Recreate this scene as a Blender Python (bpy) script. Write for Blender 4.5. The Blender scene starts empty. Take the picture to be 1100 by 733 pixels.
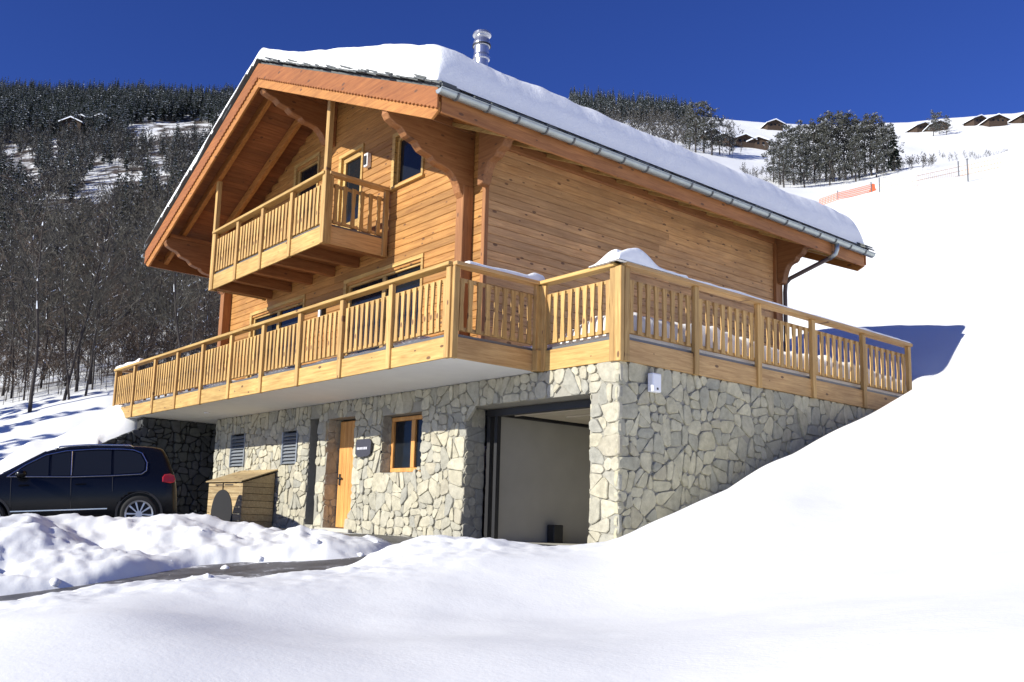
import bpy, math, random
import numpy as np
from mathutils import Vector, Matrix

C = bpy.context.scene.collection
SC = bpy.context.scene
rad = math.radians

# ------------------------------------------------------------------ camera
EYE = np.array([8.290475, -9.244415, -2.193878])
RI = np.array([0.592918, 0.804234, 0.040696])
UP = np.array([0.0964299, -0.12108534, 0.98794717])
FW = np.array([-0.79946813, 0.5818475, 0.14934587])
F_PX, PX, PY = 987.6, 456.38, 407.316
cam = bpy.data.cameras.new('camera'); co = bpy.data.objects.new('camera', cam); C.objects.link(co)
co.matrix_world = Matrix(((RI[0], UP[0], -FW[0], EYE[0]), (RI[1], UP[1], -FW[1], EYE[1]), (RI[2], UP[2], -FW[2], EYE[2]), (0, 0, 0, 1)))
cam.sensor_width = 36; cam.sensor_fit = 'HORIZONTAL'; cam.lens = F_PX/1100*36
cam.shift_x = (550-PX)/1100; cam.shift_y = (PY-366.5)/1100
cam.clip_start = 0.1; cam.clip_end = 4000
SC.camera = co

# ------------------------------------------------------------------ light
SUND = Vector((0.13, 1.0, -0.455)).normalized()
elev = math.asin(-SUND.z)
az = math.atan2(-SUND.x, -SUND.y)          # direction towards the sun, from +Y clockwise
w = bpy.data.worlds.new('World'); SC.world = w; w.use_nodes = True
nt = w.node_tree; bg = nt.nodes['Background']
sky = nt.nodes.new('ShaderNodeTexSky'); sky.sky_type = 'NISHITA'; sky.sun_disc = False
sky.sun_elevation = elev; sky.sun_rotation = az
sky.altitude = 2500; sky.air_density = 1.0; sky.dust_density = 0.1; sky.ozone_density = 5.0
hs = nt.nodes.new('ShaderNodeHueSaturation'); hs.inputs['Saturation'].default_value = 1.12; hs.inputs['Hue'].default_value = .518
tint = nt.nodes.new('ShaderNodeMix'); tint.data_type = 'RGBA'; tint.blend_type = 'MULTIPLY'; tint.inputs['Factor'].default_value = 1; tint.inputs['B'].default_value = (.70, .76, .98, 1)
nt.links.new(sky.outputs[0], hs.inputs['Color']); nt.links.new(hs.outputs[0], tint.inputs['A']); nt.links.new(tint.outputs['Result'], bg.inputs['Color'])
bg.inputs['Strength'].default_value = 0.098
sl = bpy.data.lights.new('sun', 'SUN'); sl.energy = 4.7; sl.angle = rad(0.5); sl.color = (1.0, 0.965, 0.86)
so = bpy.data.objects.new('sun', sl); C.objects.link(so); so.rotation_euler = SUND.to_track_quat('-Z', 'Y').to_euler(); so.location = (0, -40, 60)
SC.view_settings.view_transform = 'Standard'; SC.view_settings.look = 'None'; SC.view_settings.gamma = 1
SC.view_settings.exposure = 0.46
SC.render.engine = 'CYCLES'

# ------------------------------------------------------------------ materials
def mat(name):
    m = bpy.data.materials.new(name); m.use_nodes = True
    return m, m.node_tree, m.node_tree.nodes['Principled BSDF']
def N(t, k, **kw):
    n = t.nodes.new(k)
    for a, b in kw.items():
        if a in n.inputs: n.inputs[a].default_value = b
        else: setattr(n, a, b)
    return n
def plain(name, col, rough=0.6, metal=0.0, var=0.0, scale=8, bump=0.0):
    m, t, p = mat(name)
    p.inputs['Base Color'].default_value = (*col, 1); p.inputs['Roughness'].default_value = rough; p.inputs['Metallic'].default_value = metal
    if var or bump:
        tc = N(t, 'ShaderNodeTexCoord'); no = N(t, 'ShaderNodeTexNoise', Scale=scale, Detail=6.0)
        t.links.new(tc.outputs['Object'], no.inputs['Vector'])
        if var:
            mx = N(t, 'ShaderNodeMix', data_type='RGBA'); t.links.new(no.outputs['Fac'], mx.inputs['Factor'])
            mx.inputs['A'].default_value = (*[c*(1-var) for c in col], 1); mx.inputs['B'].default_value = (*[min(1, c*(1+var)) for c in col], 1)
            t.links.new(mx.outputs['Result'], p.inputs['Base Color'])
        if bump:
            b = N(t, 'ShaderNodeBump', Strength=bump, Distance=0.02); t.links.new(no.outputs['Fac'], b.inputs['Height']); t.links.new(b.outputs[0], p.inputs['Normal'])
    return m
def wood(name, col, axis='X', knots=0.5, var=0.35, rough=0.6, weather=0.0):
    m, t, p = mat(name); L = t.links.new
    p.inputs['Roughness'].default_value = rough
    tc = N(t, 'ShaderNodeTexCoord'); at = N(t, 'ShaderNodeAttribute', attribute_name='rnd')
    # per board shift so that grain does not run through
    off = N(t, 'ShaderNodeVectorMath', operation='SCALE'); cmb = N(t, 'ShaderNodeCombineXYZ')
    for i in range(3): L(at.outputs['Fac'], cmb.inputs[i])
    L(cmb.outputs[0], off.inputs[0]); off.inputs['Scale'].default_value = 37.0
    ad = N(t, 'ShaderNodeVectorMath', operation='ADD'); L(tc.outputs['Object'], ad.inputs[0]); L(off.outputs[0], ad.inputs[1])
    mp = N(t, 'ShaderNodeMapping'); L(ad.outputs[0], mp.inputs['Vector'])
    sc = {'X': (1.1, 16, 16), 'Y': (16, 1.1, 16), 'Z': (16, 16, 1.1)}[axis]; mp.inputs['Scale'].default_value = sc
    g = N(t, 'ShaderNodeTexNoise', Scale=1.6, Detail=5.0, Roughness=0.65, Distortion=0.6); L(mp.outputs[0], g.inputs['Vector'])
    big = N(t, 'ShaderNodeTexNoise', Scale=1.3, Detail=3.0); L(tc.outputs['Object'], big.inputs['Vector'])
    r = N(t, 'ShaderNodeValToRGB'); e = r.color_ramp.elements
    e[0].position = .3; e[0].color = (*[c*f for c, f in zip(col, (.66, .56, .48))], 1); e[1].position = .68; e[1].color = (*[min(1, c*f) for c, f in zip(col, (1.12, 1.14, 1.2))], 1)
    L(g.outputs['Fac'], r.inputs['Fac'])
    hv = N(t, 'ShaderNodeHueSaturation'); L(r.outputs[0], hv.inputs['Color'])
    mr = N(t, 'ShaderNodeMapRange'); mr.inputs['To Min'].default_value = 1-var*.6; mr.inputs['To Max'].default_value = 1+var*.5; L(at.outputs['Fac'], mr.inputs['Value'])
    mr2 = N(t, 'ShaderNodeMapRange'); mr2.inputs['From Min'].default_value = .3; mr2.inputs['From Max'].default_value = .7; mr2.inputs['To Min'].default_value = .86; mr2.inputs['To Max'].default_value = 1.1; L(big.outputs['Fac'], mr2.inputs['Value'])
    mu = N(t, 'ShaderNodeMath', operation='MULTIPLY'); L(mr.outputs[0], mu.inputs[0]); L(mr2.outputs[0], mu.inputs[1]); L(mu.outputs[0], hv.inputs['Value'])
    out = hv.outputs[0]
    if weather:
        wn = N(t, 'ShaderNodeTexNoise', Scale=2.2, Detail=6.0, Roughness=.7); mpw = N(t, 'ShaderNodeMapping'); mpw.inputs['Scale'].default_value = {'X': (.5, 2, 2), 'Y': (2, .5, 2), 'Z': (2, 2, .5)}[axis]
        L(ad.outputs[0], mpw.inputs['Vector']); L(mpw.outputs[0], wn.inputs['Vector'])
        wr = N(t, 'ShaderNodeMapRange'); wr.inputs['From Min'].default_value = .42; wr.inputs['From Max'].default_value = .68; wr.inputs['To Max'].default_value = weather; L(wn.outputs['Fac'], wr.inputs['Value'])
        mw = N(t, 'ShaderNodeMix', data_type='RGBA'); mw.inputs['B'].default_value = (.40, .25, .14, 1); L(out, mw.inputs['A']); L(wr.outputs[0], mw.inputs['Factor']); out = mw.outputs['Result']
    if knots:
        sx_ = N(t, 'ShaderNodeSeparateXYZ'); L(ad.outputs[0], sx_.inputs[0]); mk0 = N(t, 'ShaderNodeCombineXYZ'); L(sx_.outputs[{'X': 0, 'Y': 1, 'Z': 2}[axis]], mk0.inputs[0]); L(sx_.outputs[{'X': 2, 'Y': 2, 'Z': 0}[axis]], mk0.inputs[1])
        mk = N(t, 'ShaderNodeMapping'); mk.inputs['Scale'].default_value = (3.2, 7.0, 1); L(mk0.outputs[0], mk.inputs['Vector'])
        v = N(t, 'ShaderNodeTexVoronoi', voronoi_dimensions='2D', Scale=1.0); v.inputs['Randomness'].default_value = 1.0; L(mk.outputs[0], v.inputs['Vector'])
        sp = N(t, 'ShaderNodeSeparateColor'); L(v.outputs['Color'], sp.inputs[0])
        th = N(t, 'ShaderNodeMapRange'); th.inputs['From Min'].default_value = 1-knots; th.inputs['From Max'].default_value = 1.0; th.inputs['To Min'].default_value = 0.02; th.inputs['To Max'].default_value = 0.19; L(sp.outputs[0], th.inputs['Value'])
        lt = N(t, 'ShaderNodeMath', operation='SUBTRACT'); L(th.outputs[0], lt.inputs[0]); L(v.outputs['Distance'], lt.inputs[1])
        k = N(t, 'ShaderNodeMapRange'); k.inputs['From Min'].default_value = 0; k.inputs['From Max'].default_value = .05; k.inputs['To Max'].default_value = .85; L(lt.outputs[0], k.inputs['Value'])
        mx = N(t, 'ShaderNodeMix', data_type='RGBA'); mx.inputs['B'].default_value = (.10, .042, .018, 1); L(out, mx.inputs['A']); L(k.outputs[0], mx.inputs['Factor']); out = mx.outputs['Result']
    L(out, p.inputs['Base Color'])
    b = N(t, 'ShaderNodeBump', Strength=0.35, Distance=0.004); L(g.outputs['Fac'], b.inputs['Height']); L(b.outputs[0], p.inputs['Normal'])
    return m
def snow_mat(name, bump=0.3, dirt=0.0):
    m, t, p = mat(name); L = t.links.new
    p.inputs['Roughness'].default_value = .65; p.inputs['Specular IOR Level'].default_value = .3
    tc = N(t, 'ShaderNodeTexCoord')
    n1 = N(t, 'ShaderNodeTexNoise', Scale=2.2, Detail=8.0, Roughness=.62); L(tc.outputs['Object'], n1.inputs['Vector'])
    n2 = N(t, 'ShaderNodeTexNoise', Scale=38.0, Detail=4.0); L(tc.outputs['Object'], n2.inputs['Vector'])
    b1 = N(t, 'ShaderNodeBump', Strength=bump, Distance=0.06); L(n1.outputs['Fac'], b1.inputs['Height'])
    b2 = N(t, 'ShaderNodeBump', Strength=bump*1.1, Distance=0.009); L(n2.outputs['Fac'], b2.inputs['Height']); L(b1.outputs[0], b2.inputs['Normal']); L(b2.outputs[0], p.inputs['Normal'])
    return m, t, p, tc, n1
def simple_snow(name, col=(.89, .90, .895), bump=.3):
    m, t, p, tc, n1 = snow_mat(name, bump)
    p.inputs['Base Color'].default_value = (*col, 1)
    return m
def stone_mat(name, pal, mort=None):
    m, t, p = mat(name); L = t.links.new
    p.inputs['Roughness'].default_value = .85
    tc = N(t, 'ShaderNodeTexCoord'); at = N(t, 'ShaderNodeAttribute', attribute_name='rnd')
    r = N(t, 'ShaderNodeValToRGB'); cr = r.color_ramp; cr.interpolation = 'CONSTANT'
    while len(cr.elements) < len(pal): cr.elements.new(0.5)
    for i, c in enumerate(pal): cr.elements[i].position = i/len(pal); cr.elements[i].color = (*c, 1)
    L(at.outputs['Fac'], r.inputs['Fac'])
    n = N(t, 'ShaderNodeTexNoise', Scale=9.0, Detail=9.0, Roughness=.68); L(tc.outputs['Object'], n.inputs['Vector'])
    mr = N(t, 'ShaderNodeMapRange'); mr.inputs['From Min'].default_value = .25; mr.inputs['From Max'].default_value = .75; mr.inputs['To Min'].default_value = .68; mr.inputs['To Max'].default_value = 1.28; L(n.outputs['Fac'], mr.inputs['Value'])
    hv = N(t, 'ShaderNodeHueSaturation'); L(r.outputs[0], hv.inputs['Color']); L(mr.outputs[0], hv.inputs['Value'])
    L(hv.outputs[0], p.inputs['Base Color'])
    b = N(t, 'ShaderNodeBump', Strength=.7, Distance=.03); L(n.outputs['Fac'], b.inputs['Height']); L(b.outputs[0], p.inputs['Normal'])
    return m

M = {}
M['logX'] = wood('spruce_boards_x', (.43, .212, .055), 'X', .30, .34)
M['logY'] = wood('spruce_boards_y_shade_lift', (.60, .345, .145), 'Y', .42, .36, weather=.35)  # same spruce as logX, base colour raised to offset the shade
M['newX'] = wood('larch_x', (.54, .355, .115), 'X', .16, .2)
M['newY'] = wood('larch_y', (.56, .35, .14), 'Y', .2, .25)
M['newZ'] = wood('larch_z', (.54, .34, .115), 'Z', .16, .3)
M['rakeA'] = wood('rake_upper_wood', (.36, .128, .03), 'X', .35, .25)
M['rakeB'] = wood('rake_lower_wood', (.43, .185, .042), 'X', .15, .2)
M['beamX'] = wood('beam_x', (.31, .135, .045), 'X', .25, .3)
M['beamY'] = wood('beam_y', (.31, .135, .045), 'Y', .25, .3)
M['beamZ'] = wood('beam_z', (.31, .135, .045), 'Z', .25, .3)
M['fascY'] = wood('eave_board', (.36, .15, .045), 'Y', .35, .3)
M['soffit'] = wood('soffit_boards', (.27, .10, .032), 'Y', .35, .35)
M['box'] = wood('bin_boards', (.46, .35, .18), 'X', .3, .35)
M['doorZ'] = wood('door_boards', (.66, .33, .09), 'Z', .0, .12)
M['snow'] = simple_snow('snow'); M['roofsnow'] = simple_snow('roof_snow', bump=.55)
M['farsnow'] = plain('far_snow', (.85, .88, .92), .8)
M['render'] = plain('white_render', (.84, .83, .79), .9, var=.06, scale=3, bump=.1)
M['conc'] = plain('grey_render', (.48, .46, .40), .9, var=.14, scale=2.2, bump=.3)
M['ceil'] = plain('ceiling_panel', (.55, .49, .38), .8, var=.08, scale=4)
M['black'] = plain('black_steel', (.02, .02, .022), .5)
M['dark'] = plain('near_black', (.012, .012, .014), .8)
M['glass'] = plain('window_glass', (.012, .014, .017), .06); M['glass'].node_tree.nodes['Principled BSDF'].inputs['Specular IOR Level'].default_value = .22
M['zinc'] = plain('zinc', (.40, .44, .44), .48, .85, var=.2, scale=6)
M['steel'] = plain('flue_steel', (.62, .63, .66), .28, .9, var=.1)
M['pipe'] = plain('brown_pipe', (.085, .055, .045), .45)
M['slate'] = plain('slate', (.10, .108, .105), .7, var=.45, scale=6, bump=.6)
M['lamp'] = plain('lamp_white', (.82, .83, .86), .4)
M['louver'] = plain('louver_metal', (.35, .38, .42), .4, .4)
M['metalstrip'] = plain('deck_flashing', (.14, .145, .15), .45, .3)
M['plate'] = plain('plate', (.045, .045, .06), .5)
M['plateink'] = plain('plate_ink', (.62, .62, .68), .6)
pal = [(.43, .385, .275), (.50, .455, .335), (.37, .345, .27), (.53, .48, .36), (.32, .305, .255), (.46, .42, .32), (.41, .36, .26), (.55, .51, .40), (.36, .345, .30), (.48, .43, .30), (.29, .285, .26), (.45, .415, .33)]
pal = [tuple(.80*(.60*c0+.25*sum(c)/3+.062)*k+.07 for c0, k in zip(c, (1.05, 1.02, .86))) for c in pal]
M['stone'] = stone_mat('rubble_stone', pal)
M['stoneside'] = stone_mat('rubble_stone_shade_lift', [(c[0]*1.06, c[1]*1.06, c[2]*.99) for c in pal])  # front stone's colour lifted and warmed to offset the bluish shade here
M['mortar'] = plain('mortar', (.30, .285, .24), .95, var=.25, scale=12, bump=.4)
M['shadestone'] = stone_mat('rubble_shade', [(.075, .08, .075), (.10, .105, .095), (.06, .062, .06), (.085, .088, .09)])  # same stone as the house, its deep shade put into the colour
M['shademortar'] = plain('mortar_shade', (.03, .03, .03), .95)  # mortar darkened for the same deep shade

# ------------------------------------------------------------------ mesh helpers
class MB:
    def __init__(s): s.v = []; s.f = []; s.r = []; s.m = []
    def add(s, vs, fs, rnd=None, mi=0):
        o = len(s.v); s.v += [tuple(q) for q in vs]; r = random.random() if rnd is None else rnd
        for f in fs: s.f.append([i+o for i in f]); s.r.append(r); s.m.append(mi)
    def box(s, x0, x1, y0, y1, z0, z1, rnd=None, mi=0):
        s.add([(x0,y0,z0),(x1,y0,z0),(x1,y1,z0),(x0,y1,z0),(x0,y0,z1),(x1,y0,z1),(x1,y1,z1),(x0,y1,z1)],
              [(0,3,2,1),(4,5,6,7),(0,1,5,4),(1,2,6,5),(2,3,7,6),(3,0,4,7)], rnd, mi)
    def prism(s, poly, fn, rnd=None, mi=0):
        """poly: list of 2D points; fn(p, k) -> 3D for k = 0, 1"""
        n = len(poly); vs = [fn(p, 0) for p in poly] + [fn(p, 1) for p in poly]
        s.add(vs, [list(range(n))[::-1], list(range(n, 2*n))] + [(i, (i+1) % n, n+(i+1) % n, n+i) for i in range(n)], rnd, mi)
    def tube(s, pts, rads, n=8, cap=True, rnd=None, mi=0):
        pts = [Vector(p) for p in pts]; vs = []; fs = []
        if not hasattr(rads, '__len__'): rads = [rads]*len(pts)
        for i, p in enumerate(pts):
            d = (pts[min(i+1, len(pts)-1)]-pts[max(i-1, 0)]).normalized()
            a = d.orthogonal().normalized() if i == 0 else (a - d*a.dot(d)).normalized()
            b = d.cross(a)
            for k in range(n):
                t = 2*math.pi*k/n; vs.append(p + (a*math.cos(t)+b*math.sin(t))*rads[i])
        for i in range(len(pts)-1):
            for k in range(n): fs.append((i*n+k, i*n+(k+1) % n, (i+1)*n+(k+1) % n, (i+1)*n+k))
        if cap: fs += [list(range(n))[::-1], [(len(pts)-1)*n+k for k in range(n)]]
        s.add(vs, fs, rnd, mi)
    def mesh(s, name, mats, smooth=False):
        me = bpy.data.meshes.new(name); me.from_pydata(s.v, [], s.f)
        for m_ in (mats if isinstance(mats, (list, tuple)) else [mats]): me.materials.append(m_)
        me.polygons.foreach_set('material_index', s.m)
        a = me.attributes.new('rnd', 'FLOAT', 'FACE'); a.data.foreach_set('value', s.r)
        if smooth: me.polygons.foreach_set('use_smooth', [True]*len(s.f))
        me.update(); return me
def tag(o, label=None, cat=None, group=None, kind=None):
    if label: o['label'] = label
    if cat: o['category'] = cat
    if group: o['group'] = group
    if kind: o['kind'] = kind
    return o
def link(name, me, parent=None, bev=0.0, local=False):
    o = bpy.data.objects.new(name, me); C.objects.link(o)
    if parent is not None:
        o.parent = parent
        if not local: o.matrix_parent_inverse = WI[parent.name]
        WI[o.name] = WI[parent.name] if not local else Matrix.Identity(4)
    else: WI[o.name] = Matrix.Identity(4)
    if not local: WI[o.name] = Matrix.Identity(4)
    if bev:
        b = o.modifiers.new('bevel', 'BEVEL'); b.width = bev; b.segments = 1; b.limit_method = 'ANGLE'; b.angle_limit = rad(50)
    return o
WI = {}
def obj(name, mb, mats, parent=None, bev=0.0, smooth=False, local=False):
    return link(name, mb.mesh(name, mats, smooth), parent, bev, local)
def empty(name, loc, label, cat, group=None, rz=0):
    o = bpy.data.objects.new(name, None); C.objects.link(o); o.location = loc; o.rotation_euler = (0, 0, rz); o.empty_display_size = .3
    WI[o.name] = Matrix.Translation(-Vector(loc)); tag(o, label, cat, group); return o
def npmesh(name, V, Fq, mats, mi=None, smooth=False):
    """fast mesh; Fq (n,3) or (n,4) int array"""
    me = bpy.data.meshes.new(name); n, k = Fq.shape
    me.vertices.add(len(V)); me.vertices.foreach_set('co', np.asarray(V, np.float32).ravel())
    me.loops.add(n*k); me.loops.foreach_set('vertex_index', Fq.astype(np.int32).ravel())
    me.polygons.add(n); me.polygons.foreach_set('loop_start', np.arange(0, n*k, k, dtype=np.int32)); me.polygons.foreach_set('loop_total', np.full(n, k, np.int32))
    for m_ in mats: me.materials.append(m_)
    if mi is not None: me.polygons.foreach_set('material_index', np.asarray(mi, np.int32))
    if smooth: me.polygons.foreach_set('use_smooth', np.ones(n, bool))
    me.update(calc_edges=True); me.validate(); return me

# numpy value noise
_rs = np.random.RandomState(7); _T = _rs.rand(256, 256)
def vnoise(x, y):
    xi = np.floor(x).astype(int); yi = np.floor(y).astype(int); fx = x-xi; fy = y-yi
    fx = fx*fx*(3-2*fx); fy = fy*fy*(3-2*fy)
    g = lambda a, b: _T[a & 255, b & 255]
    return (g(xi, yi)*(1-fx)+g(xi+1, yi)*fx)*(1-fy) + (g(xi, yi+1)*(1-fx)+g(xi+1, yi+1)*fx)*fy
def fbm(x, y, o=5, g=.5):
    s = 0; a = 1; t = 0
    for i in range(o): s = s+a*(vnoise(x*2**i+17.3*i, y*2**i+9.1*i)-.5); t += a; a *= g
    return s/t*2
def sm(a, b, x): t = np.clip((x-a)/(b-a), 0, 1); return t*t*(3-2*t)

# ================================================================== TERRAIN
def zroad(y): return -2.52 + .045*y - .006*y*y
CP = []   # control points x, y, z
CP += [(3.65,-8.19,-3.05),(4.31,-7.12,-3.05),(4.73,-6.03,-2.99),(5.48,-5.19,-2.92),(6.6,-4.89,-2.76)]
CP += [(-.6,-7.32,-3.15),(-.5,-6.56,-3.01),(-.2,-5.81,-2.87),(.0,-4.92,-2.79),(.19,-3.93,-2.66),(-.04,-3.42,-2.55),(-.05,-2.77,-2.46),(.52,-2.16,-2.46),(.63,-1.14,-2.49)]
CP += [(-1.7,-7.11,-3.32),(-1.5,-5.86,-3.14),(-1.75,-4.3,-2.97),(-1.5,-3.1,-2.88),(-1.9,-1.9,-2.72),(-1.2,-1.3,-2.68),(-1.6,-.3,-2.62),(-3,-.6,-2.68),(-.8,-.35,-2.57)]
for x in (-13, -11, -9, -7, -5, -3.4):
    for y in (-.1, -1.6, -3.2, -5, -7, -9): CP.append((x, y, zroad(y)-.12))
CP += [(-1.9,-9,-3.6),(-.6,-9,-3.5),(-2,-12,-4.0),(-12,-12,-3.9),(2,-10,-3.5)]
# bank along the side wall
CP += [(.0,-.48,-2.52),(.0,.67,-2.22),(.0,1.88,-1.9),(.0,3.5,-1.35),(.0,5.4,-.7),(.0,7.7,.1),(1.2,-.93,-2.19),(1.2,.27,-1.80),(1.2,1.65,-1.29),(1.2,3.26,-.72),(1.2,4.18,-.37),(1.2,4.88,-.11),(2.4,1.2,-1.65),(2.6,3.2,-.85)]
CP += [(3.22,-3.18,-2.74),(3.87,-1.51,-2.39),(4.87,-.26,-1.93),(.4,9.2,.6),(1.9,9.4,.9),(5,4.5,-.3),(8,2,-.9),(8,-3,-2.4),(10,8,1.8),(-.45,9.7,1.0),(-.77,11.0,1.25)]
CP += [(-1.3,13.2,2.6),(-1.77,15.09,3.5),(-3.5,12,1.9),(-8,12,1.7),(-13,12,1.5),(-4.9,14.14,3.0),(-9,16,3.4),(2,14,3.6)]
CP += [(-8.29,27.08,8.57),(-6.06,29.92,9.44),(-13.13,49.95,20.81),(-16.39,34.88,13.4),(-13.96,44.34,18.13),(-14.33,40.69,16.96),(0,55,25),(-21,42,17.3),(-24,34,13),(4,30,11)]
# left bank behind the retaining wall
CP += [(-15.6,-5.2,-1.28),(-15.4,-3.8,-.75),(-15.0,-2.2,-.25),(-15.2,-.8,.0),(-16.5,.5,.2),(-16,4,.3),(-17,-4.2,-1.45),(-16.6,-3.0,-.75),(-18.5,-2.5,-1.0),(-14.8,-6.8,-1.8),(-13.4,-6.3,-2.75),(-13.2,-8,-3.1),(-19,-4,-1.5),(-20,-1,-.9),(-20,4,-.3),(-17,8,.8),(-19,-9,-3.2)]
CP += [(-14.9,-5.0,-1.75),(-14.8,-3.9,-1.3),(-14.7,-3,-.85),(-14.7,-2.2,-.45),(-14.7,-1.5,-.15)]
CP += [(-28,-3,-2.0),(-30,3,-1.0),(-37.05,-.09,.35),(-38.58,2.65,1.7),(-39.89,5.68,3.0),(-36,14,4.5),(-28,14,3.0),(-40,-14,-3)]
def at(x, y, w_):
    d = FW+RI*(x-PX)/F_PX-UP*(y-PY)/F_PX
    return EYE+d*w_
for q in [(0,405,75),(120,395,75),(250,380,75),(0,330,130),(130,320,130),(250,300,130),(400,300,130),(0,230,260),(130,225,260),(250,215,260),(400,215,260),(0,166,420),(150,158,420),(300,158,420),(450,150,400),
          (0,112,600),(150,112,610),(300,110,620),(450,100,620),(600,110,600),(720,125,560),(800,137,540),(870,140,540),(950,143,540),(1000,139,540),(1050,130,540),(1100,130,520),(1250,115,500),(-200,124,560),(-200,400,75),(-200,240,260),
          (750,168,330),(800,160,400),(830,150,470),(900,185,300),(1000,165,400),(1080,150,450),(780,190,250),(850,200,235),(900,196,240),(960,186,245),(1000,180,250),(1100,172,300),(1250,150,300),
          (762,152,410),(800,157,410),(775,170,340),(829,139,535),(848,141,535),
          (600,200,260),(500,230,160),(650,240,140),(900,228,110),(1000,212,110),(1100,190,110),(1250,150,110),(600,300,60),(-100,150,1100),(200,150,1100),(500,120,1100),(800,150,1100),(1100,150,1100),(1400,150,1100)]:
    CP.append(tuple(at(*q)))
for a_ in range(0, 360, 30):      # all round behind the camera
    for r_ in (25, 90, 400, 1000):
        p_ = np.array([math.cos(rad(a_)), math.sin(rad(a_))])
        c_ = p_ @ FW[:2]/np.linalg.norm(FW[:2])
        if c_ < .45: CP.append((EYE[0]+p_[0]*r_, EYE[1]+p_[1]*r_, -3.9-.03*r_ + (.2*r_ if p_[1] > .3 and p_[0] > 0 else 0)))
CP += [(8.3,-9.2,-3.75),(7,-12,-3.9),(11,-9,-3.6),(5.6,-9.5,-3.55),(10,-5,-3.0)]
CP += [tuple(at(*q_)) for q_ in ((1000,406,14.6),(1050,382,13.6),(1100,363,13),(1180,342,12))]
CP = np.array(CP)
def warp(x, y):
    dx = x-EYE[0]; dy = y-EYE[1]; r = np.hypot(dx, dy)+1e-6; k = np.log1p(r/5)/r
    return dx*k, dy*k, r
_cx, _cy, _cr = warp(CP[:, 0], CP[:, 1]); _ce = (CP[:, 2]-EYE[2])/(_cr+3)
def phi(d): return np.where(d > 1e-9, d*d*np.log(np.maximum(d, 1e-9)), 0)
def _fit():
    n = len(CP); d = np.hypot(_cx[:, None]-_cx, _cy[:, None]-_cy)
    A = np.zeros((n+3, n+3)); A[:n, :n] = phi(d)+np.eye(n)*2e-4; P_ = np.c_[np.ones(n), _cx, _cy]; A[:n, n:] = P_; A[n:, :n] = P_.T
    return np.linalg.solve(A, np.r_[_ce, 0, 0, 0])
_W = _fit()
MOUND = [(-5.2,-12,.36),(-4.6,-9,.44),(-4.22,-6.62,.54),(-4.4,-5.5,.45),(-4.1,-4.3,.34),(-3.7,-3.5,.29),(-3.1,-3.1,.20),(-2.5,-2.9,.05)]
def height(x, y, fine=True):
    x = np.asarray(x, float); y = np.asarray(y, float); sh = x.shape; x = x.ravel(); y = y.ravel()
    u, v, r = warp(x, y); e = np.zeros(len(x))
    for i in range(0, len(x), 20000):
        s_ = slice(i, i+20000); d = np.hypot(u[s_, None]-_cx, v[s_, None]-_cy)
        e[s_] = phi(d)@_W[:-3] + _W[-3]+_W[-2]*u[s_]+_W[-1]*v[s_]
    z = e*(r+3)+EYE[2]
    # gentle relief everywhere, and a shallow hollow below the bank
    hx, hy = at(330, 668, 6.4)[:2]; gx, gy = at(560, 640, 7.2)[:2]
    for (qx, qy, am, sg) in ((hx, hy, .20, .8), (gx, gy, .15, 1.0), (at(120, 690, 5.6)[0], at(120, 690, 5.6)[1], -.07, .6)):
        z = z - am*np.exp(-((x-qx)**2+(y-qy)**2)/(2*sg*sg))
    z = z + .06*fbm(x*.45, y*.45, 3)*sm(2, 6, r) + .012*fbm(x*1.7+2, y*1.1, 3) + .012*r**.8*fbm(x*.03, y*.03, 4)*sm(60, 200, r)
    # ploughed mound between the drive and the road
    best = np.full(len(x), -9.0)
    for (ax, ay, ah), (bx, by, bh) in zip(MOUND[:-1], MOUND[1:]):
        L2 = (bx-ax)**2+(by-ay)**2; t = np.clip(((x-ax)*(bx-ax)+(y-ay)*(by-ay))/L2, 0, 1)
        qx = ax+t*(bx-ax); qy = ay+t*(by-ay); d = np.hypot(x-qx, y-qy); h = ah+t*(bh-ah)
        side = ((x-qx)*.8-(y-qy)*.58) > 0
        wd = np.where(side, 2.55, 1.6)*(.45+.55*h/.6)
        wd = wd*(1+.15*fbm(x*.7, y*.7, 2))
        k = np.clip(1-(d/wd)**2, -1, 1)
        best = np.maximum(best, np.where(k > 0, h*np.maximum(k, 0)**.95, -.3))
    lump = fbm(x*.9+3, y*.9, 3, .5); l2 = 1-np.abs(fbm(x*2.3+7, y*2.3, 4, .55))*2
    bb = np.maximum(best, 0); mz = zroad(y) - .16 + .16*sm(0, .10, bb) + bb + .26*lump*np.clip(best/.3, 0, 1) + .05*l2*np.clip(best/.2, 0, 1) + .03*fbm(x*7, y*7, 3, .6)*np.clip(best/.15, 0, 1)
    z = np.where(best > 0, np.maximum(z, mz), z)
    # crumbs of snow beside the road strip
    near = sm(3.4, 1.6, np.abs(x+1.4))*sm(-9.5, -8, y)*sm(-.8, -1.6, y)
    z = z + near*(.15*np.maximum(fbm(x*1.3+5, y*.9, 5, .65)+.16, 0))
    if fine:
        inside = (x < -.3) & (x > -12.85) & (y > .3) & (y < 8.6)
        z = np.where(inside, -3.4, z)
        ret = (x < -11.2) & (x > -14.36) & (y > -5.2) & (y < 4.8)      # drive and recess in front of the retaining wall
        z = np.where(ret, np.minimum(z, zroad(y)-.1), z)
    return z.reshape(sh)

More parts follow.
